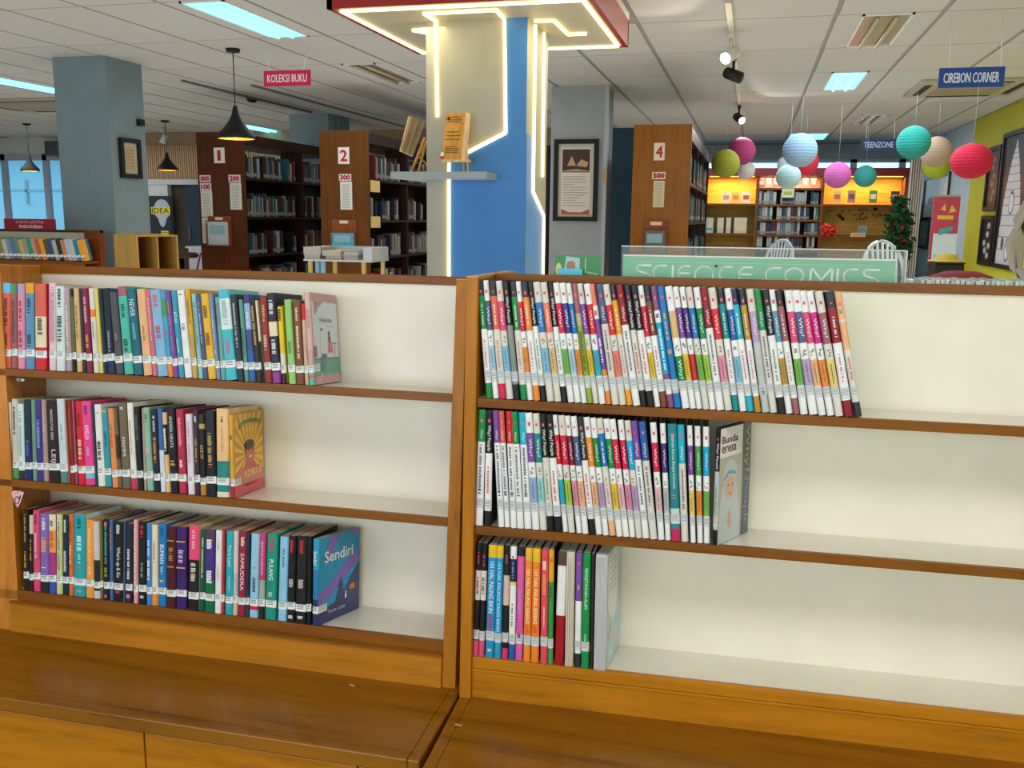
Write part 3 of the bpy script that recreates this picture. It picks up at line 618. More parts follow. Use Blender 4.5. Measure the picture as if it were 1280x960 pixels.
c = PZ(204, 160, CEIL); spot(c.y, 0, mat('D8D6CE', .4), (-.3, -.2, -.9), False, 'small white spotlight beside the slatted wall pendant lamp', c.x)
# long thin tracks on the left ceiling
for (p0, p1, lb) in (((232, 100), (385, 140), 'left thin black ceiling track'), ((390, 104), (500, 170), 'right thin black ceiling track')):
    a_ = PZ(*p0, CEIL - .01); b_ = PZ(*p1, CEIL - .01); xm = (a_.x + b_.x) / 2
    tag(box('light_track', xm - .015, xm + .015, a_.y, b_.y, CEIL - .025, CEIL - .0065, mat('70787C', .4)), lb + ' beyond the red sign', 'light track')
tag(lathe('smoke_detector', [(0, -.05), (.035, -.05), (.055, -.03), (.06, -.007), (0, -.007)], (PZ(315, 122, CEIL).x, PZ(315, 122, CEIL).y, CEIL), BLACKM), 'small dark ceiling camera between the pendant lamp and red sign', 'camera')

# ------------------------------------------------------------------ lanterns
def lantern(px, py, rpx, D, col, label, sy=1.):
    top_ = CEIL - (.0302 if px in (1142, 1170.5) else .007)
    c = PY(px, py, D); R_ = rpx * D / FPX; t_ = thing('paper_lantern', label, 'paper lantern', c)
    V, F = [], []; nz, n = 30, 40
    for i in range(nz + 1):
        th = math.pi * (.06 + .88 * i / nz)
        for k in range(n):
            rr = R_ * math.sin(th) * (1 + .016 * (i % 2)); a_ = 2 * math.pi * k / n; V.append((c.x + rr * math.cos(a_), c.y + rr * math.sin(a_), c.z + R_ * sy * math.cos(th)))
    for i in range(nz):
        for k in range(n): F.append((i * n + k, i * n + (k + 1) % n, (i + 1) * n + (k + 1) % n, (i + 1) * n + k))
    m_ = mat(col, .8); m_.node_tree.nodes['Principled BSDF'].inputs['Subsurface Weight'].default_value = .0
    obj('paper_shade', V, F, m_, t_, smooth=False)
    tube('wire_ring', [(c.x + R_ * .19 * math.cos(a_), c.y + R_ * .19 * math.sin(a_), c.z + R_ * sy * .982) for a_ in [k * math.pi / 8 for k in range(17)]], .004, mat('888888', .4, .6), t_, 5)
    tube('thread', [(c.x, c.y, c.z + R_ * sy * .98), (c.x, c.y, top_)], .0012, mat('C8CCD0', .5), t_, 4)
lantern(927, 189, 16, 10.4, 'A03468', 'magenta paper lantern in the left cluster'); lantern(907, 204.5, 16.5, 9.7, '98962A', 'olive yellow paper lantern at the far left of the lanterns')
lantern(932.5, 213, 10.5, 10.9, 'C8C2C0', 'small off-white paper lantern below the magenta one'); lantern(1000, 188, 19.5, 9.3, '93B4D0', 'large light blue paper lantern in the middle')
lantern(1006, 203, 15.5, 10.6, 'C82838', 'red paper lantern half hidden behind the large light blue one'); lantern(985.5, 221, 14.3, 9.9, 'AECCD0', 'pale mint paper lantern at the bottom of the middle cluster')
lantern(983, 206, 10.5, 11.1, 'CBE0E4', 'small pale blue paper lantern between the light blue and mint ones'); lantern(1047, 219, 15, 10.2, 'BE5EA2', 'pink paper lantern alone right of the middle cluster')
lantern(1081.5, 220.5, 12.3, 10.9, '348A8A', 'small teal paper lantern in front of the orange shelf panel'); lantern(1142, 178, 18.3, 9.4, '24958C', 'large teal paper lantern below the blue corner sign')
lantern(1170.5, 190, 17, 10.0, 'B09480', 'beige paper lantern touching the large teal one'); lantern(1171, 206, 15.5, 11.0, 'A0AC26', 'lime paper lantern hanging behind the beige one')
lantern(1214.5, 201.5, 22, 8.6, 'C81E42', 'hot pink paper lantern at the far right by the yellow wall', .88)

# ------------------------------------------------------------------ teen corner shelf wall
TY = 14.5; TD = .35
def TX(px): return PY(px, 260, TY).x
def TZ(py): return PY(1005, py, TY).z
x0, xa, xb, x1 = TX(881), TX(945.5), TX(1027), TX(1131); zt = TZ(210); zr = TZ(220); zs = TZ(255)
OCH = mat('B98F3C', .5, kind='woodx'); OR = mat('E09A38', .5, kind='woodx'); TW = mat('6A3E1C', .45, kind='woodx')
t = thing('wall_shelf_unit', 'wide wooden shelf wall with red top board and warm lit orange niches', 'shelf unit', (x0, TY, 0))
box('top_board', x0 - .05, x1 + .06, TY - .02, TY + TD, zr, zt, mat('6E1420', .45), t)
for (a_, b_) in ((x0, xa), (xb, x1)):
    box('niche_panel', a_, b_, TY + TD, TY + TD + .03, zs, zr, OR, t); box('lower_panel', a_, b_, TY + TD, TY + TD + .03, 0, zs, OCH, t)
    box('shelf_board', a_ + .02, b_ - .02, TY, TY + TD, zs - .03, zs, TW, t); box('shelf_board', a_ + .02, b_ - .02, TY, TY + TD, TZ(293) - .03, TZ(293), TW, t)
    box('light_strip', a_ + .05, b_ - .05, TY + .03, TY + .05, zr - .012, zr - .002, mat('FFB850', .5, emit=3), t)
    area('niche_light', ((a_ + b_) / 2, TY + .12, zr - .02), (0, 0, 0), (b_ - a_) * .9, .1, 11, (1, .62, .32))
box('niche_panel', xa, xb, TY + TD, TY + TD + .03, TZ(235), zr, mat('E8B090', .5), t); area('niche_light', ((xa + xb) / 2, TY + .12, zr - .02), (0, 0, 0), (xb - xa) * .9, .1, 6, (1, .75, .5))
box('back_panel', xa, xb, TY + TD, TY + TD + .03, 0, TZ(235), mat('3A2A20', .6), t)
for x in (x0, xa, xb, x1): box('upright_panel', x - .02, x + .02, TY, TY + TD, 0, zr, TW, t)
rows = (235, 255.5, 274.5, 293.5, 312)
for py_ in rows: box('shelf_board', xa + .02, xb - .02, TY, TY + TD, TZ(py_) - .03, TZ(py_), TW, t)
R = random.Random(11); nm = ['first', 'second', 'third', 'fourth']
for ri, py_ in enumerate(rows[1:4] + (rows[4],)):
    x = xa + .03; zz = TZ(py_)
    while x < xb - .07:
        if R.random() < .05: x += .06
        ci = R.choice([2, 3, 10, 0, 9, 5, 13, 4, 3, 10]); th = R.choice([.028, .036, .045]); small_book('x', (x, TY + .03, zz + .0005), th, .16, round(R.uniform(.17, .21), 2), ci, '%s book spine on the %s book shelf of the teen corner unit' % (NAMES[ci], nm[ri]), 'books in the teen corner unit'); x += th + .004
o = obj('books', FARB[0], FARB[1], None, mats=[mat(c_, .45) for c_ in SPC] + [mat('7C7C78', .5), mat('6C6452', .7)], fmat=FARB[2])
tag(o, 'rows of small dark books filling the tall bookcases and the teen corner shelves', 'books', None, 'stuff')
def card(px0, py0, px1, py1, D, col, label, cat='book', col2=None):
    a_ = PY(px0, py1, D); b_ = PY(px1, py0, D); t_ = thing(cat.replace(' ', '_'), label, cat, (a_.x, D, a_.z)); box('cover', a_.x, b_.x, D, D + .02, a_.z, b_.z, mat(col, .4), t_)
    box('page_block', a_.x + .004, b_.x - .004, D + .003, D + .017, a_.z + .003, b_.z + .0015, mat('D8D0C0', .6), t_)
    if col2:
        w_, h_ = b_.x - a_.x, b_.z - a_.z; quad2('cover_picture', [[(w_ * .15, h_ * .3), (w_ * .85, h_ * .3), (w_ * .85, h_ * .7), (w_ * .15, h_ * .7)]], (a_.x, D, a_.z), (1, 0, 0), (0, 0, 1), mat(col2, .5), t_, .001)
TF = TY + .1
for px, c1, c2, lb in ((902, 'E8D8C0', 'D0907C', 'cream book with pink sketch'), (914, 'F0C070', 'E08830', 'pale orange book'), (927, 'E8E0D0', 'C85030', 'white and red book')):
    card(px, 240, px + 11, 253.5, TF, c1, lb + ' face out in the left orange niche', col2=c2)
for px, py_, c1, c2, lb in ((1041, 238.5, 'E8B878', 'C86830', 'peach book'), (1059, 238, 'B08878', '7A5A50', 'mauve brown book'), (1086, 238, '5A9838', 'E8E8E8', 'green book with white band'), (1113, 239, '4A4440', 'D8B878', 'dark book with cream lower half')):
    card(px, py_, px + (11 if px != 1113 else 12), 253.5, TF, c1, lb + ' face out in the right orange niche', col2=c2)
for i, (px, c1) in enumerate(((948, 'D88070'), (957, 'E8D0C0'), (966, 'E09080'), (1003, 'E8C8B0'), (1013, 'E0A080'))):
    card(px, 223, px + 8, 234, TF, c1, '%s picture book %s in the top middle niche' % (['rose', 'cream', 'salmon', 'pale', 'peach'][i], ['at the left end', 'second', 'third', 'right of the mint lantern', 'at the right end'][i]), col2='F0E8E0')
card(977, 236, 993, 247, TY - .0205, 'C8C890', 'small cream sign with green print hanging below the mint lantern', cat='sign', col2='90A060')
for i, (a_, b_) in enumerate(((881, 892), (896, 905), (907, 914), (917, 934))):
    x_, y_ = PY(a_, 291.5, TF), PY(b_, 272, TF); t_ = thing('binder', 'cream ring binder, %s from the left on the lower left shelf' % ['first', 'second', 'third', 'fourth and widest'][i], 'binder', (x_.x, TF, TZ(293)))
    box('spine', x_.x, y_.x, TF, TF + .2, TZ(293) + .0005, y_.z, mat('C4BEA2', .5), t_); box('label_strip', x_.x + .01, y_.x - .01, TF - .002, TF, TZ(293) + .04, TZ(293) + .075, mat(['3A9CC0', 'B8B49C', 'B8B49C', 'E8B880'][i], .5), t_)
card(1072, 283, 1084, 291.5, TF, '7C94A0', 'small grey blue book standing on the lower right shelf', col2='6A808C')
card(1063, 291.5, 1082, 296, TY - .0205, 'D8A880', 'small salmon shelf sign on the lower right shelf', cat='sign', col2='C08868')
# wall lettering dots on the lower panel
t = thing('wall_decoration', 'row of small brown leaf cutouts on the ochre panel of the teen unit', 'decoration', (xb, TY + TD, TZ(265)))
R = random.Random(3); pol = []
for k in range(34):
    cx_, cz_ = R.uniform(.1, x1 - xb - .25), R.uniform(-.1, .06); s_ = R.uniform(.012, .03); an = R.uniform(0, 3)
    pol.append([(cx_ + s_ * math.cos(an + a_) * (1 if a_ % 2 else .5), cz_ + s_ * math.sin(an + a_)) for a_ in (0, 1.2, 2.4, 3.6, 4.8)])
q_ = quad2('leaf_cutout', pol, (xb, TY + TD, TZ(265)), (1, 0, 0), (0, 0, 1), mat('7A5A2A', .6), t, .004); q_['kind'] = 'stuff'

def leafy(name, label, cat, c, rx, ry, rz, n, cols, seed, group=None, size=.05, parent=None):
    t_ = thing(name, label, cat, c, group); R_ = random.Random(seed)
    for ci, col in enumerate(cols):
        V, F = [], []
        for k in range(int(n * ([.62, .06, .32][ci] if len(cols) == 3 else .5))):
            while True:
                p_ = Vector((R_.uniform(-1, 1), R_.uniform(-1, 1), R_.uniform(-1, 1)))
                if p_.length < 1: break
            p_ = Vector((c[0] + p_.x * rx, c[1] + p_.y * ry, c[2] + p_.z * rz)); d1 = Vector((R_.uniform(-1, 1), R_.uniform(-1, 1), R_.uniform(-.8, .8))).normalized(); d2 = d1.orthogonal().normalized()
            s_ = size * R_.uniform(.6, 1.3); m0 = len(V); nn = d1.cross(d2) * s_ * .15
            V += [tuple(p_), tuple(p_ + d1 * s_ * .5 + d2 * s_ * .3 + nn), tuple(p_ + d1 * s_), tuple(p_ + d1 * s_ * .5 - d2 * s_ * .3 + nn)]; F += [(m0, m0 + 1, m0 + 2), (m0, m0 + 2, m0 + 3)]
        o_ = obj(['foliage', 'blossom', 'foliage_highlight'][ci], V, F, mat(col, .6), t_); o_['kind'] = 'stuff'
    return t_
DP = 12.6
c = PY(1122, 300, DP); t = leafy('artificial_tree', 'dark green artificial tree with red flowers beside the orange niches', 'plant', c, .14, .16, .55, 1300, ['1C4A22', '8C1830', '2C6A34'], 4, size=.09)
tube('trunk', [(c.x, c.y, 0), (c.x, c.y, c.z + .4)], .02, mat('3A2A1A', .7), t)
for k, (px, py_) in enumerate(((1118, 262), (1133, 284), (1112, 318), (1136, 330))):
    pass
c = PY(1036, 289, TY - .08); leafy('flower_arrangement', 'bunch of bright red flowers on the lower right shelf', 'flowers', c, .11, .06, .08, 260, ['C8281C', 'E04828'], 9, size=.06)
# white plastic chairs
def plastic_chair(px, py_, D, label, rot):
    top = PY(px, py_, D); ct = (top.x, D, 0); t_ = thing('plastic_chair', label, 'chair', ct); m_ = mat('D5E0EA', .35); W2 = .24; zt_ = top.z; zs_ = zt_ - .45
    cr, sr = math.cos(rot), math.sin(rot)
    def T(x, y, z): return (top.x + x * cr - y * sr, D + x * sr + y * cr, z)
    arc = [T(W2 * math.cos(a_), .0 + .05 * math.sin(a_), zt_ - .24 + .24 * math.sin(a_)) for a_ in [math.pi * k / 14 for k in range(15)]]
    tube('back_frame', [T(W2, -.02, zs_)] + arc + [T(-W2, -.02, zs_)], .017, m_, t_)
    for k in range(-3, 4):
        x_ = k * .06; tube('back_slat', [T(x_ * .8, -.02, zs_), T(x_, .04, zt_ - .24 + .235 * math.sqrt(max(0, 1 - (x_ / W2) ** 2)))], .011, m_, t_, 6)
    V = [T(*p_) for p_ in bv(-.23, .23, -.45, 0, zs_ - .03, zs_)]; obj('seat', V, BF, m_, t_)
    for sx in (-1, 1):
        for yy in (-.43, -.02): tube('leg', [T(sx * .21, yy, zs_ - .03), T(sx * .25, yy + (.05 if yy > -.2 else -.04), 0)], .02, m_, t_, 6)
        tube('armrest', [T(sx * .25, -.02, zs_ + .13), T(sx * .26, -.4, zs_ + .1), T(sx * .24, -.43, zs_)], .018, m_, t_, 6)
plastic_chair(1108, 302, 8.2, 'white plastic chair with slatted round back below the artificial tree', .75)
plastic_chair(975, 300, 11.8, 'white plastic chair seen through the clear sign edge, further left', -.9)

# ------------------------------------------------------------------ right wall things
def on_right(px0, py0, px1, py1, label, cat, art, X=RW - .002, th=.03, border=.03, inner='1A1A1E'):
    a_ = PX(px0, py0, X); b_ = PX(px1, py1, X); yn, yf = min(a_.y, b_.y), max(a_.y, b_.y); z1_ = a_.z; z0_ = b_.z
    return yn, yf, z0_, z1_
def right_frame(y0, y1, z0, z1, label, art=None, inner='1C1A1E', fm=None):
    # faces -x : horizontal axis runs towards the camera (-y)
    t_, O_, ex_, ez_ = frame_on('framed_picture', label, 'picture frame', (RW - .001, y1, z0), (0, -1, 0), y1 - y0, z1 - z0, border=.045, fm=fm or mat('1A1412', .4), inner=mat(inner, .4))
    return t_, O_, ex_, ez_, y1 - y0, z1 - z0
X_ = RW - .001
a, b = PX(1236, 187, X_), PX(1251, 261, X_); zlo = PX(1234, 264, X_).z; zhi = PX(1243, 184, X_).z
yF, yN = PX(1234, 230, X_).y, PX(1250, 230, X_).y
t, O, ex, ez, w, h = right_frame(yN, yF, zlo, zhi, 'narrow upper black framed photograph on the yellow wall')
R = random.Random(2)
quad2('photo_shapes', [[(w * (x_ + .1 * math.cos(a_)), h * (y_ + .05 * math.sin(a_))) for a_ in [k * math.pi / 4 for k in range(8)]] for x_, y_ in ((.5, .8), (.45, .68), (.55, .55), (.45, .42), (.6, .3), (.5, .2))], O, ex, ez, mat('8C8480', .5), t, .001)
zlo2 = PX(1228, 331, X_).z; zhi2 = zlo - .05
t, O, ex, ez, w, h = right_frame(yN, yF, zlo2, zhi2, 'narrow lower black framed photograph on the yellow wall')
quad2('photo_shapes', [[(w * (x_ + .13 * math.cos(a_)), h * (y_ + .07 * math.sin(a_))) for a_ in [k * math.pi / 3 for k in range(6)]] for x_, y_ in ((.55, .8), (.5, .62), (.3, .45), (.65, .4), (.6, .2), (.4, .3))], O, ex, ez, mat('B8B4B4', .5), t, .001)
yN2 = yN - .06; yF3 = 2 * PX(1268, 230, X_).y - yN2
t, O, ex, ez, w, h = right_frame(yF3, yN2, zlo2, zhi + .1, 'large black framed photograph of a white tiered temple tower on the yellow wall', inner='2A2A34')
pc = yN2 - PX(1268, 230, X_).y
S_ = .8
tower = []
hh = h * .93
widths = [(.0, .0), (.06, .05), (.1, .1), (.14, .15), (.2, .2), (.26, .25), (.32, .3), (.38, .34), (.44, .37), (.5, .40), (.58, .42), (.66, .45), (.75, .47), (.85, .5), (1, .52)]
for (a0, w0), (a1, w1) in zip(widths[:-1], widths[1:]):
    g = .006; tower.append([(pc - w1 * S_, hh * (1 - a1) + g), (pc + w1 * S_, hh * (1 - a1) + g), (pc + (w0 + .02) * S_, hh * (1 - a0)), (pc - (w0 + .02) * S_, hh * (1 - a0))])
quad2('white_tower', tower, O, ex, ez, mat('D8D4D8', .5), t, .001)
quad2('tower_arches', [[(pc + S_ * (x_ + r_ * math.cos(a_)), hh * y_ + S_ * r_ * 1.3 * math.sin(a_)) for a_ in [k * math.pi / 8 for k in range(16)]] for x_, y_, r_ in ((0, .52, .12), (-.25, .2, .07), (.25, .2, .07), (0, .15, .12))], O, ex, ez, mat('5A545C', .5), t, .002)
quad2('tower_highlight', [[(pc + S_ * (r_ * math.cos(a_)), hh * y_ + S_ * r_ * 1.3 * math.sin(a_)) for a_ in [k * math.pi / 8 for k in range(16)]] for y_, r_ in ((.515, .095), (.145, .09))], O, ex, ez, mat('E8E4E8', .5), t, .003)
# brown beam + ledge above the pictures
a = PX(1237, 186, RW); b = PX(1280, 160, RW)
box('trim_2', RW - .03, RW, 6.0, 9.9, PX(1262, 172, RW).z, PX(1262, 172, RW).z + .05, mat('A88A20', .6))['kind'] = 'structure'
# frames on the pale wall behind the banner
for (pa_, pb_, inner, lb) in (((1158, 222), (1184, 275), 'E0C8B0', 'black framed print with cream paper above the roll up banner'), ((1151, 273), (1160, 310), '4A7A6A', 'small black framed green and red print left of the roll up banner')):
    a_ = PX(pa_[0], pa_[1], X_); b_ = PX(pb_[0], pb_[1], X_); y0_, y1_ = sorted((a_.y, b_.y)); y1_ = min(y1_, 16.2)
    zl_ = PX(pa_[0], pb_[1], X_).z; zh_ = a_.z
    t, O, ex, ez, w, h = right_frame(y0_, y1_, zl_, zh_, lb, inner=inner)
    quad2('print', [[(w * .2, h * .35), (w * .8, h * .35), (w * .8, h * .5), (w * .2, h * .5)]], O, ex, ez, mat('B87850', .5), t, .001)
# roll-up banner
BY = 10.8; a = PY(1160, 352, BY); b = PY(1200, 246, BY); zt = b.z; xl, xr = PY(1167, 250, BY).x, PY(1201, 247, BY).x
t = thing('roll_up_banner', 'red and pale roll up banner standing in front of the pale wall', 'banner', (xl, BY, 0))
box('banner_sheet', xl, xr, BY, BY + .01, .08, zt, mat('C6D2DA', .5), t); box('base', xl - .02, xr + .02, BY - .06, BY + .08, 0, .08, mat('A0A4A8', .3, .8), t); box('top_rail', xl, xr, BY - .005, BY + .015, zt, zt + .02, mat('A0A4A8', .3, .8), t)
tube('support_pole', [((xl + xr) / 2, BY + .06, .08), ((xl + xr) / 2, BY + .02, zt)], .008, mat('A0A4A8', .3, .8), t)
w = xr - xl; h = zt - .08; z5 = PY(1180, 292, BY).z
hz = (z5 - .08) / h
quad2('red_field', [[(0, h * hz), (w, h * hz), (w, h), (0, h)]], (xl, BY, .08), (1, 0, 0), (0, 0, 1), mat('B83C4C', .5), t, .001)
quad2('red_edge', [[(0, 0), (w * .12, 0), (w * .1, h * hz), (0, h * hz)]], (xl, BY, .08), (1, 0, 0), (0, 0, 1), mat('B02C40', .5), t, .001)
quad2('yellow_shape', [[(w * .2, h * .86), (w * .8, h * .86), (w * .8, h * .885), (w * .2, h * .885)], [(w * .3, h * .92), (w * .5, h * .91), (w * .45, h * .96)], [(w * .6, h * .9), (w * .9, h * .91), (w * .7, h * .95)]], (xl, BY, .08), (1, 0, 0), (0, 0, 1), mat('D8B040', .5), t, .002)
quad2('teal_shape', [[(w * .3, h * .76), (w * .8, h * .79), (w * .8, h * .82), (w * .3, h * .8)]], (xl, BY, .08), (1, 0, 0), (0, 0, 1), mat('3C9C9C', .5), t, .003)
quad2('white_shape', [[(w * (.2 + .15 * k), h * .71), (w * (.26 + .15 * k), h * .71), (w * (.22 + .15 * k), h * .76)] for k in range(5)], (xl, BY, .08), (1, 0, 0), (0, 0, 1), mat('E8E0E0', .5), t, .003)
for s, yy in (('IF YOU CAN', .62), ("CAN'T", .575), ('YOU CAN', .53)):
    lettering('lettering', s, (xl + w * .2, BY - .002, .08 + h * (yy)), (1, 0, 0), (0, 0, 1), w * .7, .035, mat('7A8894', .5), t)
cx0, cx1 = PY(1133, 260, 14.1).x, PY(1151, 260, 14.1).x; zc_ = PY(1140, 196, 14.1).z
t = thing('curtain', 'pale drawn curtain hanging between the teen shelf wall and the right wall', 'curtain', (cx0, 14.1, 0)); n_ = 24
V = []
for k in range(n_ + 1):
    x_ = cx0 + (cx1 - cx0) * k / n_; y_ = 14.1 + .03 * math.sin(k * 1.6)
    V += [(x_, y_, .001), (x_, y_, zc_), (x_, y_ + .006, .001), (x_, y_ + .006, zc_)]
F = []
for k in range(n_):
    a_ = k * 4; F += [(a_, a_ + 4, a_ + 5, a_ + 1), (a_ + 2, a_ + 3, a_ + 7, a_ + 6), (a_ + 1, a_ + 5, a_ + 7, a_ + 3), (a_, a_ + 2, a_ + 6, a_ + 4)]
obj('curtain_cloth', V, F, mat('E4D8CC', .8), t); box('curtain_rail', cx0 - .05, cx1 + .05, 14.08, 14.12, zc_, zc_ + .03, mat('9AA0A8', .4), t)
# black speaker, red cushion, hanging white cloth, narrow wall strip
DY_ = 8.6; a = PY(1168, 352, DY_); b = PY(1206, 330, DY_)
t = thing('storage_case', 'black storage case beside the roll up banner with yellow straw hat on top', 'case', (a.x, DY_, 0)); box('case_body', a.x, b.x, DY_, DY_ + .4, 0, b.z, mat('0D0D10', .5), t, .01); box('case_lid', a.x - .004, b.x + .004, DY_ - .004, DY_ + .404, b.z, b.z + .012, mat('16161A', .4), t)
tag(lathe('straw_hat', [(.16, .0), (.15, .008), (.09, .015), (.08, .05), (.04, .065), (0, .068)], ((a.x + b.x) / 2 + .01, DY_ + .2, b.z + .0125), mat('B8962C', .7)), 'yellow straw hat lying on the black storage case', 'hat')
c0, c1, c2 = PY(1190, 352, 6.3), PY(1232, 352, 6.3), PY(1196, 340, 6.3)
t = thing('cushioned_stool', 'dark red cushioned round stool in front of the black storage case', 'cushion', ((c0.x + c1.x) / 2, 6.5, 0))
lathe('post', [(0, 0), (.2, 0), (.2, .02), (.03, .05), (.03, c2.z - .2), (0, c2.z - .2)], ((c0.x + c1.x) / 2, 6.5, 0), BLACKM, t, 20)
o = lathe('cushion', [(0, c2.z - .2), (.2, c2.z - .195), (.25, c2.z - .12), (.22, c2.z - .05), (.1, c2.z - .005), (0, c2.z)], ((c0.x + c1.x) / 2, 6.5, 0), mat('A02840', .8), t, 28)
D6 = 5.6; t = thing('hanging_chair', 'bundle of grey white cords hanging at the right edge in front of the temple photograph', 'hammock', PY(1270, 300, D6))
R = random.Random(8)
for k in range(16):
    u = k / 15; p0 = PY(1285 + 6 * u, 215 + 10 * u, D6); pts = [PY(1290, 240, D6 - .1 + .2 * u), PY(1276 - 6 * u, 275, D6), PY(1268 - 8 * (1 - u) + 10 * u, 305, D6 + .05 * u), PY(1266 + 8 * u, 335, D6), PY(1276 + 8 * u, 350, D6), PY(1290, 356, D6)]
    tube('cord_strand', pts, .016, mat('B4AEA4', .8), t, 6)
tube('suspension_rope', [PY(1290, 240, D6), (PY(1290, 240, D6).x, D6, CEIL - .007)], .01, mat('B4AEA4', .8), t, 6)

# ------------------------------------------------------------------ left background things
KY = 6.25; zt = PY(60, 287.5, KY).z; xr_ = PY(127, 310, KY + .16).x; xl_ = -6.6
t = thing('low_bookcase', 'low brown display bookcase with cream back at the left edge by the column', 'bookcase', ((xl_ + xr_) / 2, KY, 0))
zsb = PY(60, 325.5, KY).z
box('back_panel', xl_, xr_ - .02, KY + .16, KY + .18, 0, zt - .02, mat('D2CBB0', .5), t); box('top_rail', xl_, xr_, KY + .155, KY + .19, zt - .02, zt, mat('5A2A10', .4, kind='woodx'), t)
box('end_panel', xr_ - .14, xr_, KY + .14, KY + .2, 0, zt - .001, mat('7A3C10', .4, kind='woodz'), t); 
box('shelf_board', xl_, xr_ - .01, KY - .06, KY + .16, zsb - .02, zsb, mat('7A4410', .4, kind='woodx'), t); box('base_panel', xl_, xr_ - .01, KY - .06, KY - .04, 0, zsb - .021, mat('8A4E14', .4, kind='woodx'), t)
CC = ['8C8A5C', 'C8C2A4', '7894B0', '5E7C9C', '6A8C84', 'C8B060', '98A088', '2C9880', 'C09A74', 'C86048', 'E8A818', '5A5434', '384E80', 'B8B8AC', '2C2C2C', 'C88A5C', 'C4C4D0', 'CACAD0', '2C84A4', 'F0A820']
CN = ['olive', 'cream', 'grey blue', 'steel blue', 'grey green', 'straw yellow', 'sage', 'emerald', 'tan', 'brick red', 'bright yellow', 'dark olive', 'navy', 'pale grey', 'black', 'terracotta', 'lavender white', 'white', 'teal blue', 'golden yellow']
x = PY(-28, 322, KY).x; i = 0; xe = PY(112, 322, KY).x; n = 27; st = (xe - x) / n
for k in range(n):
    ci = k % 20 if k < 7 else (k - 7) % 20
    hh = [.165, .172, .168, .175][k % 4] * .98; th = st * .93; t = thing('book', '%s leaning book, %s from the left on the low display bookcase' % (CN[ci], ['first', 'second', 'third', 'fourth', 'fifth', 'sixth', 'seventh', 'eighth', 'ninth', 'tenth', 'eleventh', 'twelfth', 'thirteenth', 'fourteenth', 'fifteenth', 'sixteenth', 'seventeenth', 'eighteenth', 'nineteenth', 'twentieth', 'twenty-first', 'twenty-second', 'twenty-third', 'twenty-fourth', 'twenty-fifth', 'twenty-sixth', 'last'][k]), 'book', group='books on the low display bookcase',
        mw=Matrix.Translation((x + k * st, KY - .04, zsb + .001)) @ Matrix.Rotation(-.22, 4, 'Y') @ Matrix.Translation((0, 0, 0)))
    dz_ = .13 if k < 26 else .05; obj('cover', bv(0, th, 0, dz_, 0, hh), BF, mat(CC[ci], .4), t); obj('page_block', bv(.001, th - .001, .003, dz_ - .002, hh * .5, hh + .0006), BF, mat('C8BFA4', .7), t)
    obj('call_number_label', bv(0.0005, th - .0005, -.001, .0, hh * .16, hh * .27), BF, STICK, t); obj('red_stripe', bv(0.0005, th - .0005, -.001, .0, hh * .13, hh * .155), BF, mat('B02838', .5), t)
a = PY(7, 289, KY + .17); b = PY(70, 274, KY + .17)
t = thing('sign', 'dark red sign reading KARYA SASTRA INDONESIA on the low bookcase', 'sign', (a.x, KY + .16, zt))
box('sheet', a.x, b.x, KY + .16, KY + .166, zt + .0005, b.z, mat('9C1A34', .45), t); w_ = b.x - a.x; h_ = b.z - zt
lettering('lettering', 'KARYA SASTRA', (a.x + w_ * .24, KY + .158, zt + h_ * .56), (1, 0, 0), (0, 0, 1), w_ * .54, h_ * .28, mat('E0B8BC', .5), t); lettering('lettering', 'INDONESIA', (a.x + w_ * .3, KY + .158, zt + h_ * .12), (1, 0, 0), (0, 0, 1), w_ * .46, h_ * .28, mat('F0E0E0', .5), t, .001)
# light wood cubby, turned to show its left side
QD = 5.6; pA, pB, pC = PY(142, 296, QD + .28), PY(170, 294, QD), PY(222, 294, QD + .1); zt = (pB.z + pC.z) / 2; zb = zt - .42
t = thing('cubby_box', 'light wooden box shelf with two open compartments', 'box shelf', (pB.x, QD, 0))
ey = Vector((pA.x - pB.x, .28, 0)); Dp = ey.length; ey.normalize(); ex = Vector((-ey.y, ey.x, 0)) * -1; s_ = PY(222, 294, 1.0).x; W_ = (s_ * QD - pB.x) / (ex.x - s_ * ex.y)
LWD = mat('C0954C', .45, kind='woodz')
def cb(name, a0, a1, b0, b1, z0, z1, m=LWD): return obj(name, [tuple(Vector((pB.x, QD, 0)) + ex * x_ + ey * y_ + Vector((0, 0, z_))) for (x_, y_, z_) in bv(a0, a1, b0, b1, z0, z1)], BF, m, t)
cb('side_panel', 0, .012, 0, Dp, 0, zt); cb('side_panel', W_ - .012, W_, 0, Dp, 0, zt); cb('divider_panel', W_ / 2 - .006, W_ / 2 + .006, .005, Dp, 0, zt - .013); cb('top_board', 0.012, W_ - .012, 0, Dp, zt - .012, zt - .0005)
cb('back_panel', .012, W_ * .5, Dp - .01, Dp, 0, zt - .013, mat('A87C38', .5, kind='woodz')); cb('back_panel', W_ * .5, W_ - .012, Dp - .01, Dp, 0, zt - .013, mat('A87C38', .5, kind='woodz')); cb('shelf_board', .012, W_ - .012, .005, Dp - .01, zt - .32, zt - .308)
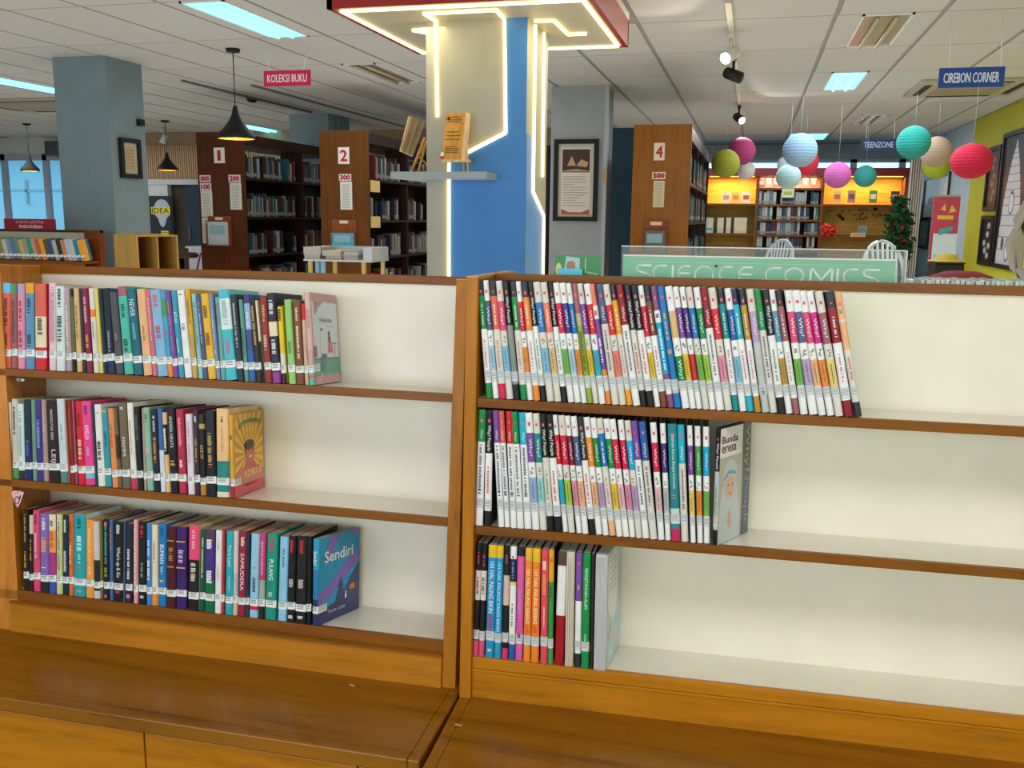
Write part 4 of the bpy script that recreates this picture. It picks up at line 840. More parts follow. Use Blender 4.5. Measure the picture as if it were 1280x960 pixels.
# white desk with side, office chair
WDk = 8.9; a = PY(222, 309, WDk); b = PY(252, 309, WDk)
t = thing('white_cabinet', 'low white cabinet between the wooden box shelf and bookcase one', 'cabinet', (a.x, WDk, 0)); box('body', a.x - .1, b.x + .1, WDk + .35, WDk + .8, 0, a.z - .021, mat('D8DEE6', .4), t); box('cabinet_top', a.x - .12, b.x + .12, WDk + .32, WDk + .82, a.z - .02, a.z, mat('E8ECF2', .35), t)
c = PY(227, 322, 8.3); t = tag(lathe('stool_seat', [(0, 0), (.15, .0), (.17, .02), (.15, .05), (0, .06)], (c.x, 8.3, c.z), mat('4A3028', .6)), 'dark round stool seat in front of the white cabinet', 'stool'); tube('post', [(c.x, 8.3, 0), (c.x, 8.3, c.z)], .025, BLACKM, t)
t = thing('folder', 'dark red folder leaning against the white cabinet', 'folder', PY(248, 330, 8.5)); obj('cover', [tuple(PY(x_, y_, D_)) for x_, y_, D_ in ((243, 345, 8.2), (246, 345, 8.2), (246, 345, 8.35), (243, 345, 8.35), (250, 316, 8.2), (252, 316, 8.2), (252, 316, 8.35), (250, 316, 8.35))], BF, mat('7A1C3C', .5), t)
# white trolley with lying books
RY = 4.9; zt_ = PY(420, 309, RY).z; zb_ = PY(420, 327, RY).z; a = PY(379, 318, RY); b = PY(465, 318, RY)
t = thing('book_trolley', 'small white open trolley with yellow legs holding lying books in front of bookcase two', 'trolley', ((a.x + b.x) / 2, RY, 0)); WM = mat('D4DAE2', .4)
box('bottom_shelf', a.x, b.x, RY, RY + .25, zb_, zb_ + .01, WM, t); box('side_panel', b.x - .055, b.x, RY, RY + .25, zb_ + .01, zt_, WM, t, .004); box('back_panel', a.x, b.x - .055, RY + .24, RY + .25, zb_ + .01, zt_, WM, t); box('lower_shelf', a.x, b.x, RY, RY + .25, .3, .32, WM, t)
for px in (384, 451): box('leg', PY(px, 330, RY).x, PY(px + 4, 330, RY).x, RY + .01, RY + .03, 0, zb_, mat('D8BC70', .5), t)
for px in (397, 459): box('leg', PY(px, 330, RY).x, PY(px + 4, 330, RY).x, RY + .2, RY + .22, 0, zb_, mat('D8BC70', .5), t)
for k, px in enumerate((384, 391)):
    tag(box('pale_blue_panel', PY(px, 330, RY).x, PY(px + 4.5, 330, RY).x, RY + .1, RY + .12, .32, zb_ - .001, mat('9CC4E4', .5)), 'pale blue upright board under the white trolley, %s one' % ['left', 'right'][k], 'board')
def lying(px0, px1, z0, h_, D, dp, col, label, yaw=0.):
    a_ = PY(px0, 315, D); b_ = PY(px1, 315, D); t_ = thing('book', label, 'book', mw=Matrix.Translation((a_.x, D, z0)) @ Matrix.Rotation(yaw, 4, 'Z')); w_ = b_.x - a_.x
    obj('page_block', bv(.003, w_ - .003, .003, dp - .003, .0015, h_ - .0015), BF, mat('DCD2C4', .6, kind='pages'), t_); V, F = merge([(bv(0, w_, 0, dp, 0, .0015), BF), (bv(0, w_, 0, dp, h_ - .0015, h_), BF), (bv(0, w_, dp - .002, dp, 0, h_), BF)]); obj('cover', V, F, mat(col, .4), t_)
z = zb_ + .0105
u = (zt_ - zb_) / 18
lying(379.5, 400, z, 5.6 * u, RY + .02, .2, 'D8C8D8', 'thick pale book at the bottom left of the trolley'); lying(379, 401, z + 5.7 * u, 2.6 * u, RY + .02, .2, 'E8DCE4', 'thin pale pink book in the left pile of the trolley'); lying(378.5, 401, z + 8.4 * u, 6.8 * u, RY + .015, .2, 'C8D0E0', 'thick white book on top of the left pile')
lying(406, 427, z, 4.5 * u, RY + .02, .18, 'A8A070', 'tan book at the bottom of the middle pile'); lying(402, 426, z + 4.6 * u, 6.5 * u, RY + .01, .2, 'E8DCC8', 'thick cream book on top of the middle pile', -.06)
lying(429, 447, z, 3 * u, RY + .02, .2, 'C8D4E4', 'pale blue book at the bottom of the right pile'); lying(428, 447, z + 3.1 * u, 3.2 * u, RY + .03, .2, 'D8DCE4', 'white book in the middle of the right pile', .05); lying(429, 448, z + 6.4 * u, 3.0 * u, RY + .02, .2, 'E4E8EE', 'white book near the top of the right pile'); lying(430, 447, z + 9.5 * u, 1.6 * u, RY + .04, .19, 'A8C0B8', 'thin grey green book topmost of the right pile')
# wall speaker left
a = PY(56, 195, LY - .25); b = PY(71, 176, LY - .25); t = thing('wall_speaker', 'grey wall speaker above the left windows beside the column', 'speaker', (a.x, LY - .25, a.z)); box('speaker_body', a.x, b.x, LY - .25, LY, a.z, b.z, mat('5C6068', .5), t, .01); box('speaker_grille', a.x + .02, b.x - .02, LY - .256, LY - .25, a.z + .02, b.z - .02, mat('4A4E56', .8), t)
# light board edge behind slats : downlight
c = PZ(202, 178, CEIL - .01); 

# ================================================================== FRONT DISPLAY BOOKSHELVES
def frame_axes(a, t):
    u = np.array([math.cos(a), math.sin(a), 0]); h = np.array([-math.sin(a), math.cos(a), 0]); z = np.array([0, 0, 1.])
    return u, math.cos(t) * z + math.sin(t) * h, math.cos(t) * h - math.sin(t) * z
class Unit:
    """a display bookshelf: u runs along it, v up the leaning front plane, w into its depth; metres"""
    def __init__(s, yaw, tilt, o, S, rows):
        s.u, s.v, s.w = frame_axes(math.radians(yaw), math.radians(tilt)); s.o = np.array(o) * S; s.rows = [r * S for r in rows]; s.S = S
    def P(s, u, v, w): q = s.o + s.u * u + s.v * v + s.w * w; return (q[0], q[1], q[2] + CAMZ)
    def on_front(s, px, py, W=0.):
        d = ray(px, py); k = (s.o + s.w * W).dot(s.w) / d.dot(s.w); q = d * k - s.o; return q.dot(s.u), q.dot(s.v)
    def on_board(s, px, py, row):
        d = ray(px, py); k = (s.o + s.v * row).dot(s.v) / d.dot(s.v); q = d * k - s.o; return q.dot(s.u), q.dot(s.w)
    def u_at(s, px, v, W=0.):
        a = MR @ (s.o + s.v * v + s.w * W); b = MR @ s.u; k = px - 640; return (k * a[2] - FPX * a[0]) / (FPX * b[0] - k * b[2])
    def hexa(s, name, u0, u1, v0, v1, w0, w1, m, par, bevel=.0015): # box in unit axes
        q = [s.P(*p) for p in ((u0, v0, w0), (u1, v0, w0), (u1, v0, w1), (u0, v0, w1), (u0, v1, w0), (u1, v1, w0), (u1, v1, w1), (u0, v1, w1))]
        return obj(name, q, BF, m, par, bevel)
UL = Unit(.972, 7.07, (-.6163, 2., -.1334), .92, (-.26597, -.55359, -.84331))
UR = Unit(2.495, 3.23, (-.5888, 2., -.1243), .879, (-.28416, -.58443, -.90396))
DL, DR = .175, .146
def display_unit(U, D, ul0, ul1, label, zc, yf, xl, xr, th, railv, side):
    t = thing('display_bookshelf', label, 'bookshelf', (U.P(0, 0, 0)[0], U.P(0, 0, 0)[1], 0)); S = U.S
    pw = .024
    a, b = ul0, ul1
    # back with a wooden rail on top
    U.hexa('back_panel', a, b, -1.06, railv[1], D, D + .008, CREAM, t, 0); U.hexa('back_cladding', a, b, -1.05, railv[1], D + .008, D + .02, WOOD, t, 0)
    U.hexa('top_rail', a - .0, b + .0, railv[1], railv[0], D - .006, D + .024, EDGE, t)
    for k, r in enumerate(U.rows):
        tk = .018 if k < 2 else .024
        U.hexa('shelf_board', a, b, r - tk + .001, r, .014, D, LAM, t, 0); U.hexa('shelf_edge', a, b, r - tk, r + .0004, 0, .0138, RISER if k == 2 and U is UR else EDGE, t)
    return t
# ---- left unit
rlv = [.011, -.009]
uR0 = UL.on_front(571, 600)[0]; uR0 = -.024; uR1 = .0
tl = display_unit(UL, DL, -1.20, uR0, 'left wooden display bookshelf with cream back and three full rows of novels', 0, 0, 0, 0, .02, rlv, 'l')
hexa('end_panel', [UL.P(*p) for p in ((uR0, -1.03, -.0), (uR1 + .008, -1.03, -.0), (uR1 + .008, -1.03, .27), (uR0, -1.03, .27), (uR0, -.006, -.0), (uR1 + .0, -.006, -.0), (uR1 + .0, .006, .27), (uR0, .006, .27))], PANELW, tl, .0015)
hexa('end_panel', [UL.P(*p) for p in ((-1.145, -1.10, -.001), (-1.08, -1.10, -.001), (-1.08, -1.10, DL + .02), (-1.145, -1.10, DL + .02),
    (-1.25, .0, -.001), (-1.165, .0, -.001), (-1.187, .014, DL), (-1.25, .014, DL))], PANELW, tl, .0015) if False else None
def left_inner(v, back):  # inner face of the left end panel widens towards the top
    return (-1.187 + .062 * (-v)) if back else (-1.150 + .085 * (-v) * 1.0)
vb = -.875
FW = mat('C07A28', .36, coat=.25, kind='woodz')
hexa('end_panel', [UL.P(*p) for p in ((-1.32, -1.0, -.0), (left_inner(vb, 0), -1.0, -.0), (left_inner(vb, 1), -1.0, DL + .02), (-1.32, -1.0, DL + .02),
    (-1.32, .0, -.0), (left_inner(0, 0), .0, -.0), (left_inner(0, 1), .012, DL + .02), (-1.32, .012, DL + .02))], FW, tl, .0015)
r3 = UL.rows[2]
def riser_counter(U, t, r3, zc, xl, xr, yfront, gapx, lab, par_ul, par_ur, setw):
    zz = zc + CAMZ
    # riser panel between board three and the counter
    vbot = r3 - .024
    w0 = setw
    a0, a1 = par_ul, par_ur
    pts = []
    # find v where plane meets counter height
    vz = (zc - U.o[2]) / U.v[2] + .0
    U.hexa('riser_board', a0, a1, vz - .01, vbot - .0003, w0, w0 + .016, RISER, t, .0015)
    U.hexa('riser_lip', a0, a1, vbot - .006, vbot - .0004, w0 - (.006 if U is UL else .002), w0 + .004, EDGE if U is UL else RISER, t, .001)
    return vz
zcl = -1.0765 * .92; zcr = zcl + .001
vzl = riser_counter(UL, tl, r3, zcl, 0, 0, 0, 0, '', -1.203 * .92 - .0, uR0, -.006)
trt = None
# ---- right unit
PRW = .024 
tr = display_unit(UR, DR, .0, 1.30, 'right wooden display bookshelf with cream back, comics and empty space', 0, 0, 0, 0, .02, [.001, -.018], 'r')
hexa('end_panel', [UR.P(*p) for p in ((-PRW, -1.03, -.008), (0, -1.03, -.008), (0, -1.03, .36), (-PRW, -1.03, .36), (-PRW, -.008, -.008), (0, -.008, -.008), (0, .004, .36), (-PRW, .004, .36))], PANELW, tr, .0015)
obj('panel_top_strip', [UR.P(*p) for p in ((-PRW, -.0079, -.008), (0, -.0079, -.008), (0, .0041, .36), (-PRW, .0041, .36), (-PRW, -.0055, -.008), (0, -.0055, -.008), (0, .0065, .36), (-PRW, .0065, .36))], BF, PALEW, tr)
obj('panel_top_strip', [UL.P(*p) for p in ((uR0, -.0059, -.0), (uR1 + .0, -.0059, -.0), (uR1 + .0, .0061, .27), (uR0, .0061, .27), (uR0, -.004, -.0), (uR1 + .0, -.004, -.0), (uR1 + .0, .008, .27), (uR0, .008, .27))], BF, PALEW, tl)
UR.hexa('end_panel', 1.30, 1.324, -1.03, .0, -.008, DR + .02, PANELW, tr)
r3r = UR.rows[2]
vzr = riser_counter(UR, tr, r3r, zcr, 0, 0, 0, 0, '', .0, 1.30, .0)
# counters (horizontal worktops) and base cabinets, built in plan
def plan(U, u, wv, z):   # point above plan position: unit axis u, forward distance towards the room
    p = np.array(U.P(u, 0, 0)); h = np.array([-U.u[1], U.u[0], 0]); return p, h
def counter(U, t, zc, ua, ub, vz, yfront_pts, name_lab):
    z1 = zc + CAMZ; base = np.array(U.P(0, vz, 0)); uu = np.array([U.u[0], U.u[1], 0]); hh = np.array([-U.u[1], U.u[0], 0])
    Dp = yfront_pts
    def Q(u, y, z): q = base + uu * u + hh * y; return (q[0], q[1], z)
    def bx(name, u0, u1, y0, y1, z0, z1_, m, bevel=.002):
        return obj(name, [Q(*p) for p in bv(u0, u1, y0, y1, z0, z1_)], BF, m, t, bevel)
    bx('counter_top', ua + .024, ub - .024, -Dp + .03, .03, z1 - .03, z1, TOPW, .001)
    bx('counter_edge', ua + .024, ub - .024, -Dp, -Dp + .0296, z1 - .03, z1 + .0006, TOPW, .003)
    bx('counter_edge', ua, ua + .0236, -Dp, .03, z1 - .03, z1 + .0006, TOPW, .003); bx('counter_edge', ub - .0236, ub, -Dp, .03, z1 - .03, z1 + .0006, TOPW, .003)
    # base cabinet with sliding doors
    bx('base_panel', ua, ua + .024, -Dp + .03, .2, 0, z1 - .0304, PANELW); bx('base_panel', ub - .024, ub, -Dp + .03, .2, 0, z1 - .0304, PANELW)
    bx('back_board', ua + .024, ub - .024, .19, .2, 0, z1 - .04, WOOD); bx('plinth', ua + .024, ub - .024, -Dp + .06, -Dp + .08, 0, .08, EDGE)
    return bx, Dp, z1
bxl, Dl, z1l = counter(UL, tl, zcl, -1.33, .02, vzl, (1.862 - 1.5655) * .92, '')
nd = [-1.306, UL.S * 0 - .806, -.37, -.004]
# door seam seen at px 177,925 on the front
q = ray(177, 930); q = q * ((1.58 * .92) / q[1]); useam = (q - np.array([UL.P(0, vzl, 0)[0], UL.P(0, vzl, 0)[1], 0])).dot(np.array([UL.u[0], UL.u[1], 0]))
edges = [-1.306, useam, useam + .46, -.004]
for k in range(3):
    d = bxl('door', edges[k] + .002, edges[k + 1] - .002, -Dl + .012, -Dl + .03, .085, z1l - .038, RISER, .0015)
bxr, Dr, z1r = counter(UR, tr, zcr, -PRW, 1.324, vzr, .34, '')
for k in range(3): bxr('door', .002 + .43 * k, .43 * k + .427, -Dr + .012, -Dr + .03, .085, z1r - .038, RISER, .0015)
# worn spots on the counters
for (px, py_, U_, lb, s_) in ((440, 857, tl, 'l', .012), (618, 873, tr, 'r', .012), (573, 907, tr, 'r', .009)):
    p = PZ(px, py_, z1l if U_ is tl else z1r); R = random.Random(px)
    pol = [[(s_ * R.uniform(.4, 1.2) * math.cos(a_ * math.pi / 5), s_ * .5 * R.uniform(.4, 1.2) * math.sin(a_ * math.pi / 5)) for a_ in range(10)]]
    quad2('wear_spot', pol, p, (1, 0, 0), (0, 1, 0), mat('C8986C', .6), U_, .001)
# bracket under row one and pink paper tag at the left
t = tl
p = UL.on_front(30, 477, .1)
# pink diamond tag
c = UL.on_front(31, 622, .012); t = thing('paper_tag', 'pink paper tag with black heart line hanging under the second left shelf', 'tag', UL.P(c[0], c[1], .01))
s_ = .02
def tagp(lst, w0, w1): return [UL.P(c[0] + a_ * s_, c[1] + b_ * s_, w0) for a_, b_ in lst] + [UL.P(c[0] + a_ * s_, c[1] + b_ * s_, w1) for a_, b_ in lst]
PL = [(-.75, .7), (-.5, 1), (.5, 1), (.95, .9), (.45, -.4), (.1, -1.0), (-.3, -.5)]
n = len(PL); o = obj('sheet', tagp(PL, -.013, -.012), [tuple(range(n - 1, -1, -1)), tuple(range(n, 2 * n))] + [(i, (i + 1) % n, (i + 1) % n + n, i + n) for i in range(n)], mat('E8B4BC', .5), t)
lp = [(-.25, .15), (.1, .4), (.3, .1), (.55, .55), (.25, -.45), (-.15, -.5), (-.25, .15)]
V, F = merge([tube('', [UL.P(c[0] + a_[0] * s_, c[1] + a_[1] * s_, -.0145), UL.P(c[0] + b_[0] * s_, c[1] + b_[1] * s_, -.0145)], .0008, None, None, 5, True) for a_, b_ in zip(lp[:-1], lp[1:])]); obj('heart_line', V, F, mat('black'), t)
V, F = merge([tube('', [UL.P(c[0] + x_ * s_, c[1] + y_ * s_, -.0142), UL.P(c[0] + (x_ + .12) * s_, c[1] + (y_ + .05) * s_, -.0142)], .0006, None, None, 5, True) for x_, y_ in ((-.4, .7), (-.2, .72), (0, .76), (.15, .8))]); obj('written_line', V, F, mat('8A3A5A'), t)
# small metal bracket
t = thing('shelf_bracket', 'small metal bracket under the top left shelf against the end panel', 'bracket', UL.P(*UL.on_front(29, 475, .03), .03))
cu, cv = UL.on_front(24, 474, .03); UL.hexa('plate', cu, cu + .022, cv - .004, cv + .003, .02, .026, mat('B8B4A4', .3, .8), t, .0005); UL.hexa('screw', cu + .009, cu + .013, cv - .002, cv + .001, .0185, .02, mat('3A3834', .4, .8), t, 0)

# ------------------------------------------------------------------ books
ORD = 'first second third fourth fifth sixth seventh eighth ninth tenth eleventh twelfth thirteenth fourteenth fifteenth sixteenth seventeenth eighteenth nineteenth'.split()
TENS = {20: ('twentieth', 'twenty'), 30: ('thirtieth', 'thirty'), 40: ('fortieth', 'forty'), 50: ('fiftieth', 'fifty')}
def ordinal(n):
    if n < 20: return ORD[n - 1]
    t_, r_ = n // 10 * 10, n % 10; return TENS[t_][0] if r_ == 0 else TENS[t_][1] + '-' + ORD[r_ - 1]
PAGES = mat('C4A88A', .7, kind='pages'); PAGEW = mat('D8D4CC', .6, kind='pages')
CUT = mat('CFD4D8', .35)
def strip_spine(T, c, e, z0, z1):  # thin skin wrapped round the spine between two heights
    pr = [(-e, c + .004), (-e, c), (c, -e), (T - c, -e), (T + e, c), (T + e, c + .004)]
    pr = [(-e, c), (c, -e), (T - c, -e), (T + e, c)]
    V = [(x, y, z0) for x, y in pr] + [(x, y, z1) for x, y in pr]; return V, [(i, i + 1, i + 5, i + 4) for i in range(3)]
BOOKS = []
def parse(s):
    s = s.strip(); g, b, *rest = [p.strip() for p in s.split('|')]
    x0, x1, xt, yt = [float(v) for v in g.split()]; bands = []
    for tk in b.split():
        c, _, fr = tk.partition(':'); bands.append([c, float(fr) if fr else None])
    tot = sum(f for c, f in bands if f); nn = sum(1 for c, f in bands if not f)
    for q in bands:
        if not q[1]: q[1] = max(0, 1 - tot) / nn
    return x0, x1, xt, yt, bands, rest
def make_book(U, D, row, where, n, spec, comic, nrow, far=None):
    x0, x1, xt, yt, bands, rest = parse(spec); v = U.rows[row]
    w0 = .004 + .004 * ((n * 37) % 5) / 5 if not far else .004
    ub0, ub1 = U.u_at(x0, v, w0), U.u_at(x1, v, w0)
    utop, vtop = U.on_front(xt, yt, w0)
    lean = math.atan2(utop - ub0, vtop - v); H = math.hypot(utop - ub0, vtop - v); T = max(.0025, (ub1 - ub0) * math.cos(lean) - .0011); D_ = D; yaw = 0.
    if far:
        u2, w2 = U.on_board(far[0], far[1], v); yaw = math.atan2((u2 - ub1), (w2 - w0)); D_ = min(math.hypot(u2 - ub1, w2 - w0), U_D(U) - .012) 
    else: D_ = min(D_ * (.94 + .06 * ((n * 53) % 7) / 7), U_D(U) - .016)
    lift = T * math.sin(abs(lean)) * (1 if lean > 0 else 0)
    base = Vector(U.P(ub0, v + .0008 + lift, w0))
    R3 = Matrix(((U.u[0], U.w[0], U.v[0]), (U.u[1], U.w[1], U.v[1]), (U.u[2], U.w[2], U.v[2]))).to_4x4()
    mw = Matrix.Translation(base) @ R3 @ Matrix.Rotation(-yaw, 4, 'Z') @ Matrix.Rotation(lean, 4, 'Y')
    main = max(bands, key=lambda q: q[1])[0]; desc = None; txt = []; opts = {}
    for r_ in rest:
        if r_.startswith('d='): desc = r_[2:]
        elif r_.startswith('t='): txt.append(r_[2:].split(';'))
        elif '=' in r_: k, vv = r_.split('='); opts[k] = vv
    spell = dict(deepgreen='deep green', darkteal='dark teal', offwhite='off-white', lightgrey='light grey', brownblack='brown black', lightblue='light blue', brightcyan='bright blue', seagreen='sea green', midgreen='green', leafgreen='leaf green', palegreen='pale green', paleyellow='pale yellow', darkred='dark red', palepink='pale pink', hotpink='hot pink', rosebrown='rose brown', greybrown='grey brown')
    nmz = lambda c: spell.get(c, c)
    if not desc:
        if comic:
            cs = [nmz(c) for c, f in bands if c not in ('white', 'offwhite')]
            desc = 'white spined comic with ' + ' and '.join(list(dict.fromkeys(cs))[:3]) if cs else 'plain white comic'
        else: desc = '%s novel' % nmz(main)
    lab = '%s, %s from left on %s' % (desc, ordinal(n), where) if n < nrow else '%s, last on %s' % (desc, where)
    if len(lab.split()) > 16: lab = '%s, %s on %s' % (desc, ordinal(n) if n < nrow else 'last', where)
    t = thing('book', lab, 'book', group='books on ' + where, mw=mw)
    c = min(.0024, T * .25); b = .0007; cm = mat(opts.get('side', '24262C' if comic else main), .38, coat=.06, kind='cover')
    pr = [(0, D_), (0, c), (c, 0), (T - c, 0), (T, c), (T, D_), (T - b, D_), (T - b, c + .001), (b, c + .001), (b, D_)]
    V = [(x, y, 0) for x, y in pr] + [(x, y, H) for x, y in pr]; m = len(pr)
    F = [tuple(range(m - 1, -1, -1)), tuple(range(m, 2 * m))] + [(i, (i + 1) % m, (i + 1) % m + m, i + m) for i in range(m)]
    obj('cover', V, F, cm, t)
    obj('page_block', bv(b + .0001, T - b - .0001, c + .0012, D_ - .002, .0015, H - (.004 if comic and row == 1 else .0008)), BF, PAGEW if comic and row != 1 else PAGES, t)
    z = H; e = .0003
    for i, (cc, fr) in enumerate(bands):
        z1 = z; z0 = z - fr * H if i < len(bands) - 1 else 0
        if (len(bands) > 1 or comic or 'side' in opts) and fr > 0:
            V, F = strip_spine(T, c, e, z0, z1); obj('spine_band', V, F, mat(cc, .36, coat=.08, kind='cover'), t)
        z = z0
    # call-number sticker
    lp = float(opts.get('lab', .19 if comic else .185)); lh = .085 if comic else .085
    if opts.get('nolab') is None and T > .005:
        zc_ = H * (lp + .008 * math.sin(n * 2.7)); hh_ = H * lh / 2
        V, F = strip_spine(T, c, e * 2, zc_ - hh_, zc_ + hh_); s_ = obj('call_number_label', V, F, STICK if not comic else CUT, t)
        ln = [bv(T * .18, T * .8, -e * 3.5, -e * 3, zc_ + k * hh_ - .0006, zc_ + k * hh_ + .0006) for k in ((.6, .25, -.2) if T > .007 else (.5, 0))]
        ln.append(bv(c, T - c, -e * 3.5, -e * 3, zc_ + hh_ - .0006, zc_ + hh_))
        V, F = merge([(q, BF) for q in ln]); obj('printed_line', V, F, INK if not comic else mat('8A9098', .6), s_)
    # lettering
    for it in txt:
        col, s_, f0, f1, wd = it[0], it[1], float(it[2]), float(it[3]), float(it[4]) if len(it) > 4 else .5
        za, zb_ = H * (1 - f0), H * (1 - f1)
        if s_ == '~':
            R = random.Random(n * 7 + row); q = []; zz = za
            while zz > zb_ + .002:
                l_ = R.uniform(.002, .0045); q.append((bv(T * (.5 - wd / 2), T * (.5 + wd / 2 * R.uniform(.5, 1)), -e * 3, -e * 2.4, max(zb_, zz - l_ * .7), zz), BF)); zz -= l_
                if R.random() < .15: zz -= .003
            if q: V, F = merge(q); obj('title', V, F, mat(col, .5), t)
        else: lettering('title', s_, (T * (.5 - wd / 2), -e * 2.6, za), (0, 0, -1), (1, 0, 0), za - zb_, T * wd, mat(col, .45), t)
    # publisher mark near the top of the comics
    if comic and opts.get('nomark') is None and T > .004:
        V = bv(T * .34, T * (.62 + .05 * (n % 3)), -e * 3, -e * 2, H * (.89 + .003 * (n % 4)), H * (.915 + .003 * (n % 3))); obj('publisher_mark', V, BF, mat(['D84058', 'E0708A', 'D85868'][n % 3], .5), t)
    if 'pic' in opts:
        zc_ = H * (1 - float(opts['pic'])); R = random.Random(n * 13 + row); q = []
        for k in range(4):
            a_ = R.uniform(.15, .5) * T; bb = a_ + R.uniform(.2, .4) * T; dz = R.uniform(-.03, .03) * H; q.append((bv(a_, bb, -e * 3 - k * 1e-5, -e * 2.4, zc_ + dz, zc_ + dz + .012 * H * R.uniform(.6, 1.6)), BF))
        V, F = merge(q); obj('character_picture', V, F, mat(R.choice(['A89880', '7A9A98', 'B88A70', '98889A', '8AA070']), .5), t)
    t['T'] = T; t['H'] = H; t['D'] = D_
    return t, T, H, D_, mw
def U_D(U): return DL if U is UL else DR
def do_row(U, D, row, where, comic, text, far=None, band=None):
    L_ = [l for l in text.strip().split('\n') if l.strip()]; out = []
    for n, l in enumerate(L_, 1):
        out.append(make_book(U, D, row, where, n, l, comic, len(L_), far if n == len(L_) and far else None))
    return out
